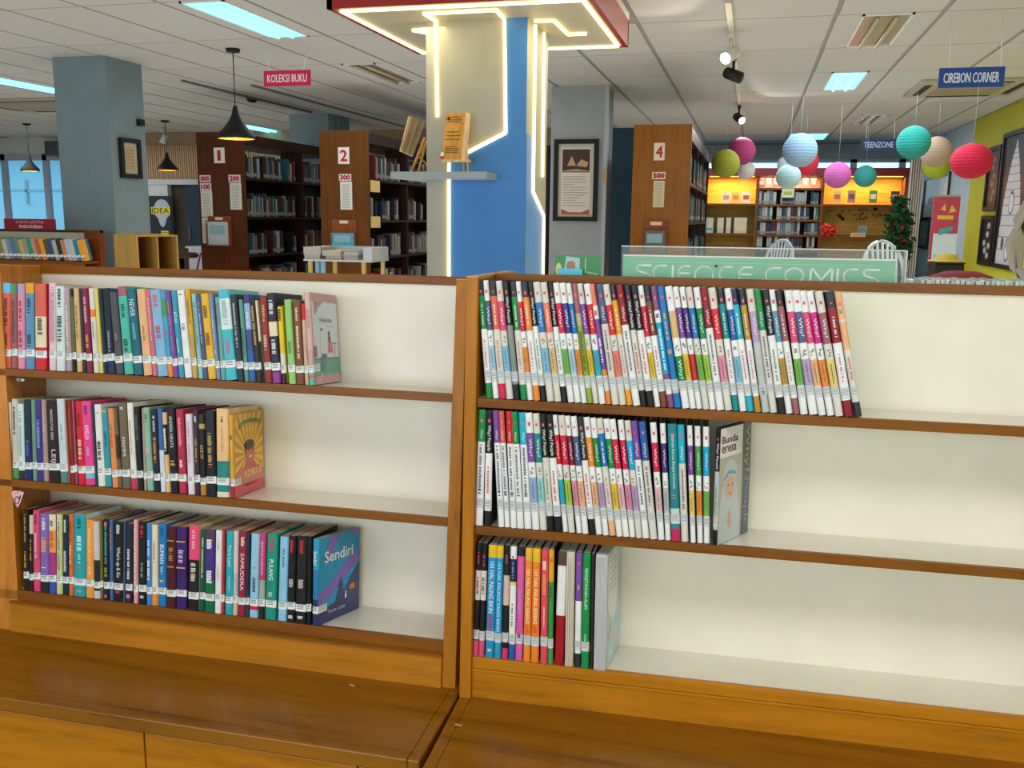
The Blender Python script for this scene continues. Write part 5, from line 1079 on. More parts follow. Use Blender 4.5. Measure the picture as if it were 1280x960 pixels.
L1 = """
-5 2 -6 352 | coral | d=coral slim novel at the frame edge
3 13.6 2.5 354 | sky:.12 coral |t=5A2A20;~;.18;.5;.4|t=7A2A20;~;.6;.76;.4
14 21 13 355 | midgreen:.12 rosebrown |d=dusty brown novel with green top|t=5A3A30;~;.2;.7;.4
22 31.3 21 355 | lavender:.12 pink |d=pink novel with lavender top|t=8A3A60;~;.2;.45;.4|t=8A3A60;~;.55;.75;.5
32 43 31 354 | amber:.12 steel |d=steel blue novel with orange top|t=203A58;~;.18;.35;.4|t=203A58;~;.6;.75;.5
44 58 43 355 | coral:.38 cream:.36 red |d=cream novel with coral top|side=crimson|t=3A3A30;~;.4;.6;.5
61 69.8 60.5 354 | E2CBD0 |d=pink and white striped novel|t=C890A0;~;.05;.7;.8
70.3 81 69 358 | D6E4E6 |d=white novel with black print|t=3A3E44;~;.03;.25;.4|t=2A2E34;~;.35;.66;.6
82.5 90 79 361 | mauve |t=E8DCE0;~;.2;.7;.3
90.3 95.3 87 361 | black:.1 olive:.66 black |d=olive and black novel
96 102.7 91 361 | tan |t=8A6A60;~;.2;.6;.3
103 108 98 361 | dark |
108.3 115.6 101.5 361 | 8C1C48 |d=magenta maroon novel|t=E0B0C0;~;.1;.42;.4|t=E8A030;~;.55;.72;.5
117 124 110 361 | offwhite:.25 orange:.09 offwhite |d=off-white novel with orange patch|t=9A9090;~;.4;.6;.3
124.3 129 117 361 | paleyellow |
129.5 134.3 122 361 | 18343A |d=black green novel
134.5 144.3 127.5 361 | 141C2A:.78 navy |d=black novel with blue edge|side=royal|t=8A9AAA;~;.5;.75;.3
145 154.6 136 366 | charcoal |t=8A868C;~;.5;.6;.3
155.5 167 146 359 | rosebrown:.11 turquoise |d=turquoise novel with brown top patch|t=10504A;~;.2;.38;.4|t=10403A;~;.6;.75;.5
168 178.6 158 362 | 1A6880 |d=deep teal novel with white title|t=C8E4EC;NEVER;.12;.32;.6|t=70A8BC;~;.4;.6;.4
179.5 190.2 170 362 | peach |d=peach novel|t=A87040;~;.42;.6;.2
190.6 197 181 363 | D0708C |d=dusty pink novel|t=E8B0C0;~;.1;.6;.4
197.3 210 187 363 | 82B6DC |d=thick light blue novel with red title|side=A8D0EC|t=D86070;~;.06;.2;.5|t=C83848;~;.42;.56;.5
210.3 216.8 200 364 | 48A0C8:.1 midgreen:.2 48A0C8:.5 orange |d=sky blue novel with green top and orange foot|t=D84060;~;.48;.52;.6
217 223.2 206 365 | violet |d=violet novel|t=C89080;~;.1;.7;.3
223.6 230.3 213 364 | 3C9CBC |d=aqua blue novel with white title|t=E0F0F4;ATLAS;.24;.37;.6|t=A0D0E0;~;.55;.72;.4
231 240.4 220.5 364 | white |d=glossy white novel|t=8A8A98;~;.38;.46;.5|t=303030;~;.04;.06;.5
240.8 247 230.5 362 | DCAC30:.5 C8A450 |d=yellow novel behind white one|side=DCAC30|t=8A6A20;~;.12;.4;.4
248 254 238.5 368 | 92C4CC |d=pale aqua novel|t=5A8A98;~;.1;.6;.3
254.3 260 244.5 368 | slate |t=B0C0E0;~;.1;.6;.3
260.3 270.3 250 368 | E8B432 |d=golden yellow novel with brown title|t=6A4A10;~;.14;.28;.5|t=8A3A10;~;.46;.6;.5
270.6 276 260 368 | 7A90BE |d=periwinkle novel with red spot|t=C85068;~;.03;.06;.6|t=C0CCE4;~;.2;.7;.3
276.3 282 268 372 | 6AA8A8 |d=grey teal novel|t=A05868;~;.08;.35;.3
282.3 296.4 272 363 | 42BACE:.1 D8ECEC:.34 42BACE |d=wide cyan novel with white title patch|side=6CD4E0|t=9AB4BC;~;.12;.4;.5|t=C86890;~;.56;.72;.4
297 305.3 287 369 | 2A2E3E |d=blue black novel|t=B8BCC4;~;.1;.62;.3
305.6 311 297.5 375 | 5C9C92 |d=muted green novel|t=2A4A48;~;.35;.7;.3
311.3 320 303.5 369 | indigo:.1 periwinkle:.3 3A4A90:.25 royal |d=galaxy blue novel|t=D0D8F0;~;.2;.4;.4
320.3 328 311 375 | 28221C |d=black novel with gold title|t=C8A048;~;.08;.55;.4
328.2 331.3 318.5 376 | cream:.5 black |d=thin half cream half black novel
331.6 340.3 324 371 | 8C3028 |d=brick red novel with cream title|t=D8A080;~;.1;.3;.4|t=E0B8A8;~;.45;.62;.5
340.6 351.5 332.5 367 | 221A38:.32 cream:.16 221A38:.4 903090 |d=dark violet novel with cream picture|t=E0E0E8;~;.08;.26;.5|t=E0E0E8;~;.52;.7;.5
352 358.5 346 382 | black:.02 E8C420:.6 offwhite:.25 black |d=bright yellow and black novel|t=2A2410;~;.05;.2;.6
361 370 354.5 375 | 92C872 |d=light green novel|t=5A8A3A;~;.5;.65;.4
370.4 381 365 377 | 7A4228 |d=rust brown novel with cream print|t=E0C8A8;~;.08;.25;.3|t=E8D8C0;~;.3;.7;.3
381.3 386 376 380 | red:.2 beige |d=thin beige novel with red top
386.5 394 380 366 | D8AEA8:.62 C8A098:.22 turquoise:.05 coral:.04 turquoise |d=pink novel with a cartoon couple on its cover|t=B88880;~;.18;.42;.5|side=D4B4B4
"""
L2 = """
9.5 15 7.5 503 | E2DADE |d=thin white novel|t=9A8A98;~;.1;.7;.3
15.4 23 14 499 | D0C8B8:.86 midgreen |d=grey cream novel with black title and green foot|t=3A3428;~;.1;.45;.4
23.3 31 21 505 | D0E8E8:.88 dark |d=ice white novel|t=8AA8B0;~;.1;.7;.4
31.3 40.5 29 500 | 102E3E:.5 1E2A64 |d=dark navy novel|t=4A6AB0;~;.5;.7;.4
40.8 46 38 500 | 6A9C82 |d=muted green novel
46.3 54.4 43 500 | indigo |d=indigo novel with white edge|side=E0DCEC|t=8A98E0;~;.25;.6;.5
55 61 51 500 | B49290 |d=dusty mauve novel|t=D8B8B0;~;.1;.5;.3
61.4 75 57 501 | 2A1418 |d=wide maroon black novel with white title|t=D8D0CC;MANGKUTAK RIRIS;.11;.48;.25|t=E8E0DC;LEIJ;.6;.76;.5
75.5 85.6 70 499 | CAD6E2:.82 5C8088 |d=bluish white novel|t=9AA8B8;~;.3;.5;.3
85.8 88.2 80 501 | rust |d=very thin rust novel
88.4 94 83 501 | 8A2024 |d=dark red novel|t=B86048;~;.1;.6;.3
94.3 97.3 89 501 | A85468 |d=thin floral red novel
98 106.5 93.5 502 | D4202E |d=bright red novel with pale title|t=8A1018;~;.15;.3;.5|t=F0C8B8;~;.46;.7;.5
107 119 101 502 | E84498:.86 sky:.06 E84498 |d=hot pink novel with white title AMELIA|t=7A1A68;~;.05;.16;.4|t=F8E0F0;AMELIA;.28;.46;.42|t=D898C8;~;.54;.66;.3
119.6 122 114 506 | darkteal |d=thin dark teal novel
122.5 131.4 117 506 | E8E4E6 |d=white novel with black figures|t=3A3434;~;.45;.68;.5|t=9A5A48;~;.1;.12;.5
131.8 139.8 126 510 | 309AAC |d=teal novel with orange top|t=E8A040;~;.03;.07;.8|t=1A6A7A;~;.3;.5;.4
140.3 147.6 134 511 | EA8C54 |d=orange novel|t=B85828;~;.2;.5;.3
148 153 141 512 | 6E6048:.33 2E2E2A:.3 6E6048 |d=olive and black novel
153.3 163.4 147 504 | 6E6250 |d=grey brown novel with round white mark|t=E8E4DC;~;.05;.09;.4|t=E8E4DC;MAMMI;.4;.62;.4
164 171.4 158 504 | E8E8E0:.87 C83858 |d=white novel with red foot|t=B86858;~;.2;.6;.2
172 179.6 166 509 | 15161A |d=black novel|t=5A5E64;~;.1;.4;.4
180 183.6 176.5 511 | A89890 |d=thin grey pink novel
184 192.2 178 510 | 8AB8A2 |d=sea green novel with flowers|t=4A7A68;~;.08;.18;.4|t=D8B0B8;~;.48;.56;.7
192.6 200.4 188 512 | 141C32 |d=navy black novel with orange title|t=B8C0D0;~;.08;.28;.4|t=D88048;~;.34;.66;.5
200.8 207 196 511 | 3C68A8:.5 D0E0F0 |d=blue to white novel
207.3 213.2 202 516 | E8BC84:.15 black:.38 E8BC84 |d=peach and black novel|t=F0F0F0;~;.2;.48;.5
213.6 223.2 208 510 | 121216 |d=black novel with white title ANDREA HIRATA|t=D8D8DC;ANDREA HIRATA;.1;.47;.42|t=E8A830;~;.62;.68;.6
223.8 233.6 219 512 | B42A4C |d=crimson novel with pale print|t=E8A8B4;~;.1;.45;.3|t=F0D0D8;~;.6;.7;.4
235 243.2 231 518 | E2D8E6 |d=pale lilac novel|t=B8A8C0;~;.1;.6;.3
243.6 250 241 512 | 3C2240 |d=dark purple novel with gold title|t=D0C8D8;~;.08;.16;.5|t=B8904C;~;.34;.62;.4
250.4 258 247.5 518 | 2A2420:.12 B8A060:.06 17171B:.64 B88030 |d=black and gold novel with title ACE OF|t=D8C070;ACE OF;.38;.55;.5
258.4 270.6 255.5 514 | 16181C |d=wide black novel with gold title|t=B89858;~;.26;.66;.45|t=D03040;~;.65;.67;.4
271 286.4 270 511 | EBBC84:.59 1E8484:.35 E8DCC8 |d=wide peach and teal novel|t=3A3024;~;.09;.16;.2|t=C89860;~;.2;.5;.2|side=E6C69C
288.5 293.5 286 519 | D8A838:.8 A82040 |d=sunburst covered novel with a boy's face|t=8A3018;~;.25;.3;.7|side=E8A848
"""
L3 = """
29 35.8 28 637 | 201813 |d=black novel with cream print|t=A89878;~;.06;.42;.35|t=C8A048;~;.52;.72;.4
36 41.3 36 644 | D8CCC0:.25 2A2018 |d=brown black novel with cream top|t=B89848;~;.32;.6;.4
41.7 50 40.5 638 | D84A78 |d=rose pink novel|t=8A1A48;~;.05;.18;.4|t=F0B0C8;~;.28;.6;.4
50.4 61.2 49.5 642 | 8068B4:.82 1E2430 |d=purple novel with white and orange letters|t=E8E4F0;~;.06;.22;.4|t=F0A050;~;.3;.5;.6|t=F0D0D0;~;.68;.72;.6
61.5 70 60.5 643 | E4DCC0:.2 EFA044:.28 B03A8C:.32 2C58A8 |d=striped cream orange magenta novel|t=5A3A30;~;.08;.16;.5|t=C84820;~;.22;.45;.5
70.3 77.7 70 643 | CAD29A |d=pale green novel|t=7A8A50;~;.1;.7;.35
78 85.4 78 644 | 10323A |d=dark teal novel with white print|t=D8E0E0;~;.06;.22;.35|t=C8D4D8;~;.45;.72;.45
85.7 91.6 85.5 643 | E06C3C |d=orange red novel|t=A83818;~;.1;.35;.5|t=F0C0A0;~;.38;.62;.5
92 107 92 643 | 17A2AC |d=wide teal novel with a koi picture|side=D0F0F4|t=0A5A68;~;.05;.17;.35|t=D8F0F0;~;.26;.44;.4|t=D05048;~;.64;.68;.5|t=E08078;~;.92;.95;.4|t=90D8DC;~;.48;.6;.25
107.5 117 107.5 650 | EF9C40 |d=orange novel with pale spine print|t=F8D8A0;~;.1;.7;.25
117.3 125 116 652 | CCC4C8:.5 26282E:.4 D0CCD0 |d=white and black novel
125.3 129 124 651 | olive |d=olive novel
129.4 136.4 129 649 | 101A22 |d=black novel with teal print and pink foot|t=4AA8A8;~;.08;.56;.4|t=E89088;~;.04;.09;.6|t=8AA048;~;.6;.72;.6|t=E87870;~;.94;.98;.6
136.8 141.6 136 650 | 4A68A6 |d=slate blue novel|t=C88858;~;.1;.4;.4
142 153.3 142.5 652 | 15161A |d=wide black novel with white script title|t=D8D8D8;~;.04;.16;.4|t=F0F0F0;What's up & Go;.32;.7;.55|t=D03848;~;.87;.9;.5
153.6 156 154.4 653 | slate |d=thin slate blue novel
156.3 165 157 655 | 20283E |d=navy novel with white script and pink foot|t=D8D8E0;~;.32;.72;.35|t=E8888C;~;.9;.95;.6
166.5 172 166.5 650 | E8A4AC |d=pink spiral looking novel|t=F0C8CC;~;.1;.9;.6
173 182.6 173 652 | 14161A |d=black novel with red print at top|t=D02838;~;.05;.2;.4|t=8A9298;~;.5;.68;.35|t=D8D8D8;~;.9;.96;.5
183 189.4 183 655 | 3C84D4 |d=bright blue novel with white edge|t=D0E4F4;~;.2;.4;.4|t=E8F0F8;~;.45;.7;.5|side=E8EEF4
189.8 197.2 189.5 656 | E8DCC0:.84 orange |d=cream novel with orange foot|t=B89868;~;.2;.48;.4
197.6 207.6 198 655 | 1A7ABC |d=blue novel with white title BUMIAN|t=0A4A88;~;.05;.16;.4|t=F0F4F8;BUMIAN;.25;.48;.5|t=A0D0E8;~;.52;.64;.3|t=E8C088;~;.68;.72;.5
208 219.4 208.5 658 | 4C1418 |d=maroon novel with gold rings|t=C89848;~;.17;.185;.9|t=C89848;~;.49;.505;.9|t=B87838;~;.26;.44;.5
219.8 233 220 659 | 3C1A6C |d=purple novel with gold rings|t=D8A848;~;.17;.185;.9|t=D8A848;~;.49;.505;.9|t=C8B8D8;~;.28;.44;.5
235 248 236 657 | E84878:.4 17171B |d=pink and black novel with yellow edges|side=E8D090|t=F0B0C0;~;.05;.3;.3|t=D8D0C0;~;.44;.66;.5
248.8 255.2 251 662 | 0C5246 |d=deep green novel|t=C0D4C8;~;.1;.6;.35
255.6 267.6 256.5 662 | 503A5C:.16 4A2E84:.45 106A40 |d=purple novel with green foot|t=F0ECF4;~;.12;.24;.6|t=F0ECF4;~;.5;.66;.6
268 276 269.5 663 | E6EAEC |d=white novel with orange print|t=A8B0B8;~;.1;.25;.3|t=E8A070;~;.42;.6;.3
276.4 280.2 277.5 663 | B83440 |d=thin red novel
281 290.2 283 664 | 20AABC |d=cyan novel with white title HUJAN|t=E8F4F4;Tere Liye;.16;.42;.5|t=B8E8EC;HUJAN;.54;.7;.4
290.6 296.3 292 664 | E0C8D0:.5 B8C0D0:.35 E0B8A8 |d=pale pink novel with city picture
296.8 306.3 299.5 664 | 922038 |d=crimson novel with white title|t=E0D0D4;~;.07;.18;.5|t=F0DCE0;SAMUDERA;.26;.7;.5
306.7 311 308 668 | 14304A:.7 darkteal |d=thin dark blue novel
311.4 322.2 314 667 | 94C4E4:.86 C82048:.05 94C4E4 |d=light blue novel with red foot stripe|t=C83848;~;.4;.43;.3|t=3A4A78;~;.52;.7;.35
322.8 330.2 325 666 | C43E7C:.55 9AB0A8:.3 102018 |d=magenta and grey novel|t=E8A8C8;~;.1;.5;.3
331 344.4 334 667 | 0F9480 |d=wide green novel with white title PULANG|t=C83C48;~;.05;.2;.4|t=F0F4F0;PULANG;.3;.54;.4|t=A8D8C8;~;.68;.76;.4
347 358 350 671 | 8CC6EA |d=pale sky blue novel|t=4A7AA8;~;.14;.36;.25
358.5 368.2 360.5 670 | 141416 |d=black novel with red words, left of the pair|t=C02838;~;.05;.2;.4|t=B8B8BC;~;.5;.6;.6|t=E0E0E0;~;.92;.96;.6
368.6 382.4 371 670 | 161618 |d=wide black novel with red words, right of the pair|t=C02838;~;.05;.2;.35|t=B8B8BC;~;.5;.6;.5|t=E0E0E0;~;.92;.96;.5
382.8 388.5 384 671 | 0E1818 |d=black novel whose back cover shows beside the blue one
390 398.5 391 674 | 2C9CC8:.35 2C7CB8:.35 2A3468 |d=blue novel with white script title Sendiri on its cover|t=F0F4F8;Sendiri;.14;.3;.7|side=2CA0D8
"""
def R1gen():
    # code: base left, base right, top left, top y, style, colours
    D_ = """608 616 596 K dark green
616.5 624 603 B slate lightblue
624.3 633 611 K dark coral;crimson
633.3 642 619 B rose sky
642.5 650 628 P black grey
651 659.3 637 K dark green
659.6 667 643.5 B crimson orange
667.3 675.6 651 K dark orange
676 683.6 659 P black white
684 693 666 B blue sky
693.5 702 675 B salmon tan
702.3 710 684 P black white
710.3 718 691 B crimson leafgreen
718.5 727 698.5 B indigo lightblue
727.3 734 707 B blue orange
734.3 741.5 714 G rosebrown lime
741.8 749.2 721 B violet yellow
749.5 757.5 729.5 B red cyan
758 765 736.5 S salmon violet
765.4 774.4 744.5 C slate
774.7 783.3 753 B red salmon
783.6 791.5 761.5 K dark amber
791.8 801 769.5 C darkred
801.3 809.4 779.5 P dark offwhite
809.7 818.6 788 P black white
818.9 826 797 B crimson yellow
826.3 835 804 K dark brown
835.4 843 813 Y violet cyan
843.3 852.6 821 F cyan
853.2 862.6 831 W tan green
863 870.6 840.5 B violet yellow
871 878.6 849 B purple red
879.2 887.2 857 B blue leafgreen
887.5 896 866.5 B green lime
896.4 905.9 875 C darkred
906.4 916 885 B red pink
916.4 925 896 K dark teal
925.3 933.8 905.5 B royal sky
934.2 943.4 912.5 K navy cyan
944 952 923 K dark mustard
953 962.6 932.5 L lavender
963 972.4 942 C green
972.8 982.6 952 P black white
983.2 991.8 960.5 B steel mustard
992.2 1000.4 969 K dark rosebrown
1001 1010.6 980.5 B rose leafgreen
1012 1023.6 989 B slate lavender
1024 1033.4 998.5 B rose peach
1034.5 1044.3 1007.5 B magenta orange
1044.7 1055.2 1018.5 B rosebrown paleyellow
1055.5 1067.5 1031 K dark darkred
1069 1078.5 1043 E peach"""
    return gen(D_, lambda x: 351 + (x - 596) * .034)
def gen(D_, ytop):
    out = []
    for l in D_.split('\n'):
        p = l.split(); a, b, xt, st = p[0], p[1], float(p[2]), p[3]; c = p[4:]; y = float(p[6]) if len(p) > 6 else ytop(xt)
        W = 'white' if int(float(a)) % 3 else 'offwhite'
        nm = lambda s: s
        if st == 'B': s = '%s:.17 %s:.25 %s:.13 %s:.215 %s:.05 %s' % (W, c[0], W, c[1], W, W); e = '|t=F0F0F4;Why?;.22;.37;.5|pic=.5|t=6A6A70;~;.58;.74;.2'; ds = 'white comic, %s band over %s patch' % (c[0], c[1])
        elif st == 'K': cc = c[1].split(';'); s = '%s:.13 %s:.28 %s:.46 %s' % (c[0], ' '.join('%s:%s' % (q, '' ) for q in [cc[0]])[:-1] , W, cc[-1]) if False else '%s:.13 %s:.28 %s:.46 %s' % (c[0], cc[0], W, cc[-1]); e = '|t=E8E8EC;~;.2;.38;.25|t=C87888;~;.5;.74;.25'; ds = 'comic with dark top and %s spine and foot' % cc[-1]
        elif st == 'P': s = '%s:.37 %s:.5 %s' % (c[0], c[1], 'black'); e = '|t=F0F0F0;Why? People;.13;.35;.6|t=%s;~;.48;.74;.3' % ('D84858' if int(float(a)) % 2 else '68A070'); ds = 'comic with black Why? People top and black foot'
        elif st == 'C': s = '%s:.33 %s' % (c[0], W); e = '|t=E8E8EC;Why?;.18;.3;.5|t=5A6078;~;.38;.72;.3'; ds = 'white comic with plain %s top third' % c[0]
        elif st == 'G': s = '%s:.25 C0B090:.1 8FA83C:.42 offwhite:.1 8FA83C' % c[0]; e = '|t=4A5A20;~;.4;.74;.5'; ds = 'worn comic with brown top and lime spine'
        elif st == 'S': s = 'salmon:.18 white:.11 violet:.42 orange:.07 offwhite:.11 orange'; e = '|t=F0E0F4;~;.45;.65;.4|t=B83858;~;.22;.26;.6'; ds = 'comic with salmon top and violet spine'
        elif st == 'Y': s = 'plum:.2 white:.1 brightcyan:.42 plum:.07 white:.1 plum'; e = '|t=D8F0F8;~;.35;.7;.4|t=3A3A3A;~;.23;.27;.6'; ds = 'comic with plum top and sky blue spine'
        elif st == 'F': s = 'blue:.78 lightgrey:.1 blue'; e = '|t=E0C060;~;.22;.45;.3|t=E89848;~;.52;.56;.6'; ds = 'comic with solid blue spine'
        elif st == 'W': s = 'white:.2 tan:.22 white:.15 128A40:.25 white'; e = '|pic=.5|t=F0F4F0;Why?;.6;.76;.6'; ds = 'thick white comic with tan band over green patch'
        elif st == 'L': s = 'offwhite:.18 lavender:.25 lightgrey'; e = '|t=F0F0F4;Why?;.22;.37;.5|t=5A6A78;~;.8;.86;.5'; ds = 'creased white comic with lavender band'
        elif st == 'E': s = 'peach:.22 offwhite:.02 peach:.22 offwhite:.42 dark'; e = '|t=7A8898;~;.14;.18;.5|t=D8788C;~;.52;.7;.35|side=BFD4DA'; ds = 'leaning comic with peach top, end of row'
        elif st == 'T': s = '%s:.275 %s' % (c[0], 'white'); e = '|t=E8E8F0;Why?;.17;.25;.4|t=4A5A78;~;.3;.7;.35|t=3A3030;~;.69;.73;.5'; ds = 'white comic with %s top quarter' % c[0]
        elif st == 'J': s = '188494:.72 C8DCE0:.12 188494:.05 C0285C'; e = '|t=D8F0F0;Rahasia Kereta Bangsa Indonesia;.1;.55;.4|t=E0687C;~;.6;.64;.6'; ds = 'teal comic with white title in plastic wrap'
        if 'nomark' in c: pass
        for k_, v_ in dict(midgreen='green', leafgreen='leaf green', darkred='dark red', paleyellow='pale yellow', lightblue='light blue', offwhite='off-white', darkteal='dark teal', rosebrown='rose brown', brightcyan='sky blue').items(): ds = ds.replace(k_, v_)
        out.append('%s %s %s %s | %s | d=%s %s' % (a, b, xt, y, s, ds, e))
    return '\n'.join(out)
R2 = """594 603.6 598 T green
605 614 607.5 P black white
623 630.6 615.5 T violet
631 638 623 T coral
638.4 646 632 T red
646.4 655 638.5 T green
655.5 665 648 T cyan
665.5 674.6 656 B violet periwinkle
675 684 665.5 B teal aqua
684.4 692.6 674 P black offwhite
693.4 702.6 682 P black white
704 710.6 690 B red cyan
711 719 697.5 B crimson lime
721 728 705.5 B maroon pink
728.3 736 713 B slate peach
737 745 721 P dark white
745.3 753.6 729 B orange peach
754 761.4 737.5 B green lavender
762 770.5 745 K offwhite blue;peach
770.9 778.6 754 B green yellow
779 787 761.5 B crimson palepink
787.4 795 772 B crimson pink
795.4 803 780.5 B brightcyan lavender
803.5 812.3 788 C violet
813 822 798 C royal
823 831 812.5 B crimson palepink
832 839 825 B purple lightgrey
839.6 851 834.5 J teal
852 861 846.5 C cyan
863.5 870 859 B violet paleyellow
872 879 868.5 B midgreen orange
880 887.6 879 B brightcyan leafgreen
890 897.4 894.6 P black lightgrey"""
R3 = """
590.7 597.6 596 679 | 1C1418:.24 E0D0C8:.26 1C1418:.36 E0507C |d=black comic with cream patch, left of the pair|nomark=1|t=A83850;~;.08;.2;.5|t=5A3A40;~;.3;.45;.4
598 605.2 602.5 679.5 | 17181C:.24 E0D8D0:.26 17181C:.36 E0507C |d=black comic with cream patch, right of the pair|nomark=1|t=A83850;~;.1;.2;.5|t=4A4A40;~;.3;.45;.5
606.5 617 611 681 | yellow:.11 1C92CC |d=blue comic with yellow top, left of two|nomark=1|t=F0F4F8;101 HAL PALING BIKIN;.15;.6;.55|t=B03878;~;.62;.76;.5|t=E8D890;~;.92;.95;.5
617.4 626.2 621 682 | yellow:.11 1C9AD0 |d=blue comic with yellow top, right of two|nomark=1|t=D8ECF4;101 HAL PALING YANG BIKIN;.15;.76;.45|t=E06070;~;.92;.95;.5
627 634.6 630.5 682 | 17181C:.26 D8B8B0:.26 17181C:.38 D83868 |d=black comic with pink patch|nomark=1|t=A83850;~;.08;.16;.5
635.4 643.6 638 683 | white:.11 navy:.2 paleyellow:.03 white:.52 royal |d=white comic with navy band and blue foot|t=8A94B0;~;.14;.28;.3|t=5A5A60;~;.5;.7;.25
644 653.2 647 684 | 241830:.08 E05CA8 |d=bright pink comic|nomark=1|t=B888D8;~;.38;.62;.35|t=7A1A48;~;.76;.81;.5
654 662.7 657 685 | EDB838:.11 F08C30 |d=orange comic with yellow top, left of two|nomark=1|t=F8ECD8;101 HAL PALING SERING;.19;.66;.5|t=E05020;~;.68;.76;.5
663.4 673.4 666 685.5 | F0C028:.12 F08420 |d=orange comic with yellow top, right of two|nomark=1|t=F8ECD8;101 HAL PALING SERING;.19;.66;.5|t=E05020;~;.68;.76;.5
675.4 684 677 687 | E44A5C |d=coral red comic with white print|nomark=1|t=F4DCDC;~;.1;.18;.6|t=F0A068;~;.22;.4;.5|t=F0C0C8;~;.5;.7;.25
684.4 691.3 686 687 | amber:.28 3A9440:.6 midgreen |d=amber over green comic|t=2A5A2A;~;.32;.44;.4
693 704.6 698 690 | 5A4438:.12 E8E8E8:.44 A40E1C |d=white over red hardback without sticker|nolab=1|nomark=1
706 716.5 708.5 690 | CFC6B6 |d=worn beige paperback with torn pages|nolab=1|nomark=1|side=B8AC98
718 726 720.3 691 | 7E4CAC:.42 white:.46 dark |d=violet and white comic|t=E8C060;~;.28;.34;.3
726.3 736 729 692 | 0B9048 |d=solid green comic with white title|nomark=1|t=E8F4EC;PENGETAHUAN ALAM;.13;.48;.4|t=A0D8B0;~;.7;.78;.25
737 741.4 739.5 693 | 2C241E |d=thin dark brown comic|nolab=1|nomark=1
742 757.2 745 693.5 | CDCDD2 |d=thick light blue book with page edges outward|nolab=1|nomark=1|side=BCD8EA
"""
o1 = do_row(UL, .14, 0, "left unit's top shelf", False, L1, (442.5, 475.5))
o2 = do_row(UL, .14, 1, "left unit's middle shelf", False, L2, (338.5, 606))
o3 = do_row(UL, .14, 2, "left unit's bottom shelf", False, L3, (449.5, 760))
p1 = do_row(UR, .13, 0, "right unit's top shelf", True, R1gen())
p2 = do_row(UR, .13, 1, "right unit's middle shelf", True, gen(R2, lambda x: 512 + (x - 598) * .078), (940, 662))
p3 = do_row(UR, .13, 2, "right unit's bottom shelf", True, R3, (775.5, 805))
def art(b, name, polys, col, e=.0006, par=None):
    """flat printed shapes on the right-hand cover: coordinates run 0..1 along depth and height"""
    t, T, H, D, mw = b
    return quad2(name, [[(x * D, y * H) for x, y in pl] for pl in polys], (T, 0, 0), (0, 1, 0), (0, 0, 1), mat(col, .35, coat=.2), t, e)
def circ(x, y, rx, ry, n=20): return [(x + rx * math.cos(2 * math.pi * k / n), y + ry * math.sin(2 * math.pi * k / n)) for k in range(n)]
def rc(a, b, c, d): return [(a, c), (b, c), (b, d), (a, d)]
def ctext(b, s, x, y, w, h, col, rot=False, bold=0, name='title'):
    t, T, H, D, mw = b; O_ = Vector((T + .0012, x * D, y * H))
    if rot: lettering(name, s, O_, (0, 0, -1), (0, 1, 0), w * H, h * D, mat(col, .4), t, bold)
    else: lettering(name, s, O_, (0, 1, 0), (0, 0, 1), w * D, h * H, mat(col, .4), t, bold)
# pink novel: couple on a bench
b = o1[-1]
art(b, 'cover_sky', [rc(.03, .97, .22, .9)], 'D4E2F4'); art(b, 'cover_grass', [rc(0, 1, .09, .29)], '5CA898', .0007); art(b, 'cover_flowers', [circ(.08 + .1 * k, .05 + .02 * (k % 3), .06, .025, 8) for k in range(9)] + [circ(.05 + .11 * k, .95 + .01 * (k % 2), .08, .035, 8) for k in range(9)], 'D8A0B4', .0008)
art(b, 'blossom_branch', [[(.1, .9), (.3, .9), (.22, .8), (.12, .76)], [(.3, .9), (.42, .9), (.3, .84)]], 'A88898', .0009); art(b, 'bench', [rc(.02, .95, .27, .285), rc(.02, .14, .3, .42), rc(.72, .92, .44, .45), rc(.8, .82, .3, .45)], '8A6068', .001)
art(b, 'boy_figure', [circ(.34, .58, .035, .025), rc(.28, .4, .3, .54), rc(.28, .33, .14, .3), rc(.36, .41, .14, .3)], 'E0E0EC', .0011); art(b, 'girl_figure', [circ(.62, .56, .035, .025), [(.55, .34), (.75, .34), (.68, .52), (.6, .52)]], 'D86888', .0011)
art(b, 'dark_hair', [circ(.34, .6, .04, .015), [(.58, .46), (.6, .58), (.65, .58), (.64, .46)]], '4A3838', .0012); art(b, 'trousers', [rc(.28, .33, .14, .3), rc(.37, .42, .14, .3), rc(.3, .5, .29, .33)], '48689A', .0013)
ctext(b, 'Felicitis', .3, .68, .45, .05, '4A5870'); ctext(b, 'ria n. badaria', .55, .63, .26, .012, '4A5870', name='author_line')
# sunburst novel
b = o2[-1]; rays = []
for k in range(22):
    a0, a1 = 2 * math.pi * k / 22, 2 * math.pi * (k + .5) / 22
    def edge(a_):
        dx, dy = math.cos(a_), math.sin(a_); s_ = min((.46 / abs(dx)) if dx else 9, ((.5 if dy > 0 else .36) / abs(dy)) if abs(dy) > 1e-6 else 9); return (.5 + dx * s_, .48 + dy * s_)
    rays.append([(.5 + .08 * math.cos(a0), .48 + .06 * math.sin(a0)), edge(a0), edge(a1)])
art(b, 'sun_ray', rays, 'F4CC58'); art(b, 'pink_foot', [rc(0, 1, 0, .13)], 'D85068', .0007); art(b, 'pink_glow', [circ(.5, .22, .47, .13)], 'E07868', .0007)
art(b, 'green_banner', [[(.18, .8), (.3, .85), (.5, .87), (.7, .86), (.9, .83), (.9, .88), (.7, .91), (.5, .92), (.3, .9), (.16, .85)]], '6A8430', .0008)
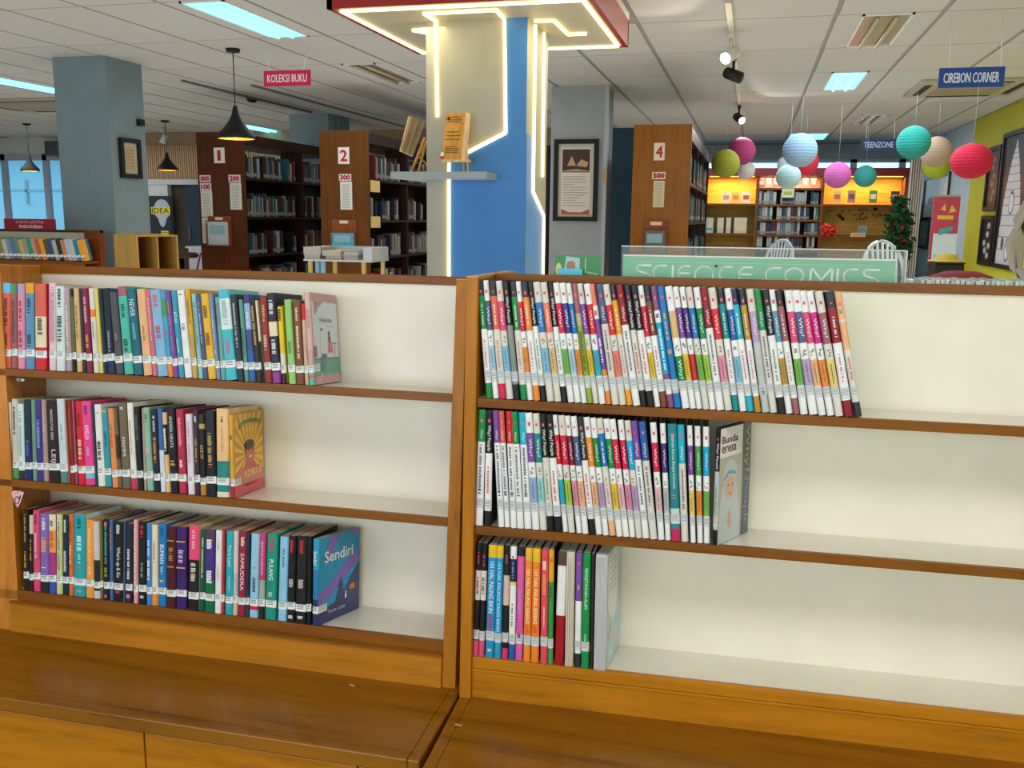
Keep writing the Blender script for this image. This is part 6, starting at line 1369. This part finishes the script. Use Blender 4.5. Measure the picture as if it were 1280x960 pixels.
art(b, 'face', [circ(.53, .5, .16, .115)], 'C87048', .0009); art(b, 'hair', [circ(.5, .6, .17, .06), [(.34, .6), (.38, .48), (.42, .6)]], '3C2830', .001); art(b, 'eye', [circ(.47, .53, .025, .008, 8), circ(.59, .53, .025, .008, 8)], '2A1818', .0011); art(b, 'shirt', [[(.3, .3), (.74, .3), (.64, .41), (.42, .41)]], 'D05868', .0008)
art(b, 'smile', [[(.46, .455), (.6, .46), (.56, .44), (.5, .44)]], 'F4E8E0', .0011)
ctext(b, 'MONSTER NUNO', .22, .84, .64, .03, 'C8D870', name='author_line'); ctext(b, 'ADIKUS', .3, .21, .6, .075, 'F0E0A8', bold=.0006); ctext(b, 'PEMBERANI', .32, .165, .5, .025, 'E8C8A0')
# blue novel
b = o3[-1]
art(b, 'violet_cloud', [[(.0, .35), (.3, .45), (.6, .62), (1, .75), (1, .6), (.6, .45), (.3, .3), (0, .22)], [(.25, .99), (.5, .99), (.35, .82), (.1, .72), (.2, .85)], [(.75, 1), (1, 1), (1, .93), (.85, .92)]], '8068C8'); art(b, 'dusk_ground', [[(0, 0), (1, 0), (1, .32), (.7, .22), (.4, .2), (0, .14)]], '343A78', .0007)
art(b, 'dark_hill', [[(.4, .1), (1, .16), (1, .58), (.8, .46), (.62, .3)]], '3A4478', .0008); art(b, 'pine_tree', [[(.34, .12), (.5, .36), (.46, .36), (.54, .48), (.6, .36), (.57, .36), (.7, .14)]], '2E3A70', .0009)
art(b, 'campfire', [circ(.82, .31, .07, .035)], 'D88438', .001); art(b, 'small_figure', [circ(.66, .27, .015, .012, 8), [(.63, .2), (.68, .2), (.67, .26), (.64, .26)]], 'F0F0F0', .001)
ctext(b, 'Sendiri', .14, .7, .68, .13, 'F4F6F8', bold=.0006); ctext(b, 'Tere Liye', .22, .08, .42, .055, 'D8DCEC', name='author_line')
# comic with the nun on the cover
b = p2[-1]; 
art(b, 'cover_photo', [rc(0, .74, 0, .74)], 'B8B4AC'); art(b, 'white_title_field', [rc(0, .72, .74, .99)], 'E8EAF0', .0007); art(b, 'grey_side_field', [rc(.74, 1, 0, 1)], '58666A', .0007)
art(b, 'head_scarf', [circ(.34, .58, .22, .13), [(.12, .5), (.56, .5), (.66, .28), (.7, .0), (.02, .0), (.04, .3)]], 'C0CCDC', .0008); art(b, 'scarf_stripe', [[(.14, .56), (.3, .62), (.5, .6), (.54, .57), (.5, .57), (.3, .59), (.15, .53)]], '7A98BC', .001)
art(b, 'face', [circ(.34, .47, .15, .1)], 'D8B09C', .0011); art(b, 'eye', [circ(.28, .49, .02, .008, 8), circ(.41, .49, .02, .008, 8)], '4A3830', .0013); art(b, 'mouth', [[(.29, .42), (.4, .42), (.35, .405)]], 'A05850', .0013); art(b, 'folded_hands', [[(.28, .16), (.33, .27), (.37, .27), (.43, .16), (.36, .1)]], 'D4A894', .0011)
ctext(b, 'Bunda', .05, .86, .5, .06, '7A3A5C', bold=.0005); ctext(b, 'eresa', .05, .78, .45, .055, '7A3A5C', bold=.0005); ctext(b, 'Why?', .78, .97, .42, .18, 'B8AC88', True, .0004); ctext(b, 'People', .78, .5, .42, .17, '9090B8', True, .0003)
for bb_, lz in ((o1[-1], .185), (o2[-1], .185), (o3[-1], .185)):
    art(bb_, 'call_number_label', [rc(0, .2, lz - .043, lz + .043)], 'E4E8EC', .0014); art(bb_, 'printed_line', [rc(.01, .18, lz + k_, lz + k_ + .004) for k_ in (.03, .012, -.01)], '6A6E78', .0016)
# thick book with the pages outward : its spine faces the back
b = p3[-1]; t, T, H, D, mw = b
art(b, 'white_cloud', [[(.05, .9), (.2, .97), (.6, .97), (.75, .8), (.7, .4), (.4, .36), (.1, .5)]], 'E0E8F0'); art(b, 'printed_text', [rc(.2, .62, .9 - .05 * k, .915 - .05 * k) for k in range(6)], 'C8A8B8', .0009); art(b, 'pink_picture', [circ(.35, .25, .16, .06), circ(.55, .2, .1, .05)], 'D8C0C8', .0008)
for ch in t.children:
    if ch.name.startswith('spine_band'): pass
q = [(bv(T * k / 9 + .0004, T * (k + 1) / 9 - .0004, -.0012 - .0006 * (k % 2), 0, .002, H - .004), BF) for k in range(9)]
V, F = merge(q); obj('page_edges', V, F, mat('D0D0D6', .6, kind='pages'), t)['kind'] = 'stuff'
b = p3[12]; t, T, H, D, mw = b
V, F = merge([(bv(T * a_, T * (a_ + .12), -.003 - .002 * (k % 2), .01, .003, H * (.96 - .05 * k)), BF) for k, a_ in enumerate((.1, .35, .6))]); obj('torn_pages', V, F, mat('D8D0C0', .7), t)
# blurry pale plastic cover sheet behind the last comic of the top row
b = p1[-1]

# ------------------------------------------------------------------ things standing just behind the shelves
SY_ = 2.04
def acryl(px0, px1, py0, py1, D, yaw): pass
pl, pr = PY(779, 320, SY_ - .03), PY(1120, 326, SY_ + .01); ex = Vector((pr.x - pl.x, pr.y - pl.y, 0)); W_ = ex.length; ex.normalize(); nr = Vector((ex.y, -ex.x, 0))
zt = (pl.z + pr.z) / 2; hS = .17
t = thing('sign_holder', 'green SCIENCE COMICS sign in a clear acrylic holder behind the right unit', 'sign', (pl.x, pl.y, zt - hS))
def sb(name, a0, a1, b0, b1, z0, z1, m): return obj(name, [tuple(Vector((pl.x, pl.y, 0)) + ex * x_ - nr * y_ + Vector((0, 0, z_))) for (x_, y_, z_) in bv(a0, a1, b0, b1, z0, z1)], BF, m, t)
sb('green_card', 0, W_, 0, .002, zt - hS, zt, mat('7CC4A0', .5)); sb('white_border', 0, W_, -.0005, .0025, zt, zt + .003, WHITE)
za_ = zt + .020
AC = mat('DDE8E8', .05, kind='film'); sb('acrylic_front', -.004, W_ + .02, -.006, -.003, zt - hS, za_, AC); sb('acrylic_back', -.004, W_ + .02, .012, .015, zt - hS, za_, AC)
sb('acrylic_edge', -.004, W_ + .02, -.006, -.0025, za_, za_ + .0022, mat('C8D0D0', .1)); sb('acrylic_edge', -.004, W_ + .02, .012, .015, za_, za_ + .0022, mat('A8B4B4', .1)); sb('acrylic_edge', W_ + .018, W_ + .0205, -.006, .015, zt - hS, za_, mat('C8D0D0', .1))
# letters built of single rounded strokes
def stroke(pts, x0, sc, wd=.0042):
    base = Vector((pl.x, pl.y, 0)); V3 = [base + ex * (x0 + p[0] * sc) + nr * .0012 + Vector((0, 0, zb0 + p[1] * sc)) for p in pts]
    out = []
    for a_, b_ in zip(V3[:-1], V3[1:]):
        d_ = (b_ - a_).normalized(); nn = Vector((0, 0, 1)); s_ = d_.cross(nr).normalized() * wd / 2; e_ = d_ * wd * .3
        out.append(([tuple(v) for v in (a_ - s_ - e_, b_ - s_ + e_, b_ + s_ + e_, a_ + s_ - e_)], [(0, 1, 2, 3)]))
    return out
def arc(cx, cy, rx, ry, a0, a1, n=14): return [(cx + rx * math.cos(math.radians(a0 + (a1 - a0) * k / n)), cy + ry * math.sin(math.radians(a0 + (a1 - a0) * k / n))) for k in range(n + 1)]
LT = {'S': [[(1.05, 1)] + [(.3, 1)] + arc(.3, .78, .26, .22, 90, 250, 6) + [(.8, .42)] + arc(.8, .2, .24, .2, 80, -90, 6) + [(0, 0)]], 'C': [[(1, 1), (.5, 1)] + arc(.5, .5, .5, .5, 90, 270) + [(1, 0)]], 'I': [[(0, 1), (0, 0)]],
      'E': [[(.9, 1), (.5, 1)] + arc(.5, .5, .5, .5, 90, 270) + [(.9, 0)], [(0, .5), (.85, .5)]], 'N': [[(0, 0), (0, .5)] + arc(.5, .5, .5, .5, 180, 0) + [(1, 0)]], 'O': [arc(.55, .5, .55, .5, 0, 360, 24)],
      'M': [[(0, 0), (0, .9), (.08, 1), (.6, .25), (1.12, 1), (1.2, .9), (1.2, 0)]]}
WID = {'S': 1.05, 'C': 1, 'I': 0, 'E': .9, 'N': 1, 'O': 1.1, 'M': 1.2}
zb0 = PY(900, 351, SY_).z; zt0 = PY(900, 333, SY_).z; sc = zt0 - zb0
for ch_, px, px2 in zip('SCIENCECOMICS', (797, 818.5, 842, 849, 870, 900, 924, 958, 982, 1014, 1048, 1056, 1080), (815, 834, 842, 863, 892, 915, 940, 976, 1005, 1041, 1048, 1073, 1100)):
    x_ = (PY(px, 340, SY_).x - pl.x); sx_ = (PY(px2, 340, SY_).x - pl.x - x_) / sc / (WID[ch_] or 1); V, F = merge([q for st in LT[ch_] for q in stroke([(q_[0] * sx_, q_[1]) for q_ in st], x_, sc)]); obj('letter', V, F, mat('E8F2EC', .5), t)
sb('thin_line', W_ * .05, W_ * .93, -.0012, -.0008, zt - .012, zt - .011, mat('B8DCC8', .5))
tag(lathe('wall_fly', [(0, -.002), (.003, -.001), (.0035, .001), (0, .003)], tuple(Vector((pl.x, pl.y, zt - .018)) + ex * (PY(896, 326, SY_).x - pl.x) + nr * .0095), BLACKM, n=10), 'tiny dark speck on the green sign above the letters', 'speck')
vl_ = (zt - hS - CAMZ - UR.o[2] + .26 * math.sin(math.radians(3.23))) / UR.v[2]
UR.hexa('rear_ledge', .0, 1.30, vl_ - .02, vl_ - .0015, DR + .021, .36, WOOD, tr, 0)
# leaflet cards left of the sign
D2 = 1.97; a = PY(693, 352, D2); b_ = PY(751, 319.5, D2)
t = thing('leaflet_stack', 'green leaflet with blue and cream pictures standing behind the shelf by the grey column', 'leaflet', (a.x, D2, a.z)); box('sheet', a.x, b_.x, D2, D2 + .003, zt - hS, b_.z, mat('3E8A54', .4), t)
w_ = b_.x - a.x; h_ = b_.z - a.z
quad2('round_mark', [circ(.09 * w_, .45 * h_, .07 * w_, .25 * h_, 14)], (a.x, D2, a.z), (1, 0, 0), (0, 0, 1), mat('D8D070', .5), t, .001); quad2('picture', [[(w_ * .2, h_ * .3), (w_ * .55, h_ * .25), (w_ * .55, h_ * .9), (w_ * .25, h_ * .95)]], (a.x, D2, a.z), (1, 0, 0), (0, 0, 1), mat('A8C4CC', .5), t, .001)
quad2('picture', [circ(.36 * w_, .6 * h_, .1 * w_, .2 * h_, 10)], (a.x, D2, a.z), (1, 0, 0), (0, 0, 1), mat('A87860', .5), t, .0015); quad2('green_figure', [[(w_ * .66, h_ * .35), (w_ * .69, h_ * .35), (w_ * .69, h_ * .9), (w_ * .66, h_ * .9)], [(w_ * .69, h_ * .35), (w_ * .95, h_ * .28), (w_ * .95, h_ * .34), (w_ * .69, h_ * .42)]], (a.x, D2, a.z), (1, 0, 0), (0, 0, 1), mat('9CC490', .5), t, .001)
a = PY(697, 352, D2 - .02); b_ = PY(728, 336, D2 - .02); tag(box('leaflet', a.x, b_.x, D2 - .022, D2 - .018, zt - hS, b_.z, mat('52C4E4', .4)), 'small cyan leaflet in front of the green leaflet', 'leaflet')
# row of pale pamphlets behind the right unit
R = random.Random(6)
for k in range(24):
    px = 1152 + k * 6.2; D3 = 2.02; p = PY(px, 350 + R.uniform(-1.2, .8) + k * .09, D3); q = PY(px + 5.4, 350, D3)
    o = box('pamphlet', p.x, q.x - .0005, D3 + R.uniform(-.01, .01), D3 + .1, zt - hS, p.z, mat(['C8D8D8', 'D4DCD8', 'B8CCC8', 'DCE0DC'][k % 4], .5)); tag(o, 'pale pamphlet tip, %s from left in the row behind the right unit' % ordinal(k + 1), 'pamphlet', 'pamphlets behind the right unit')
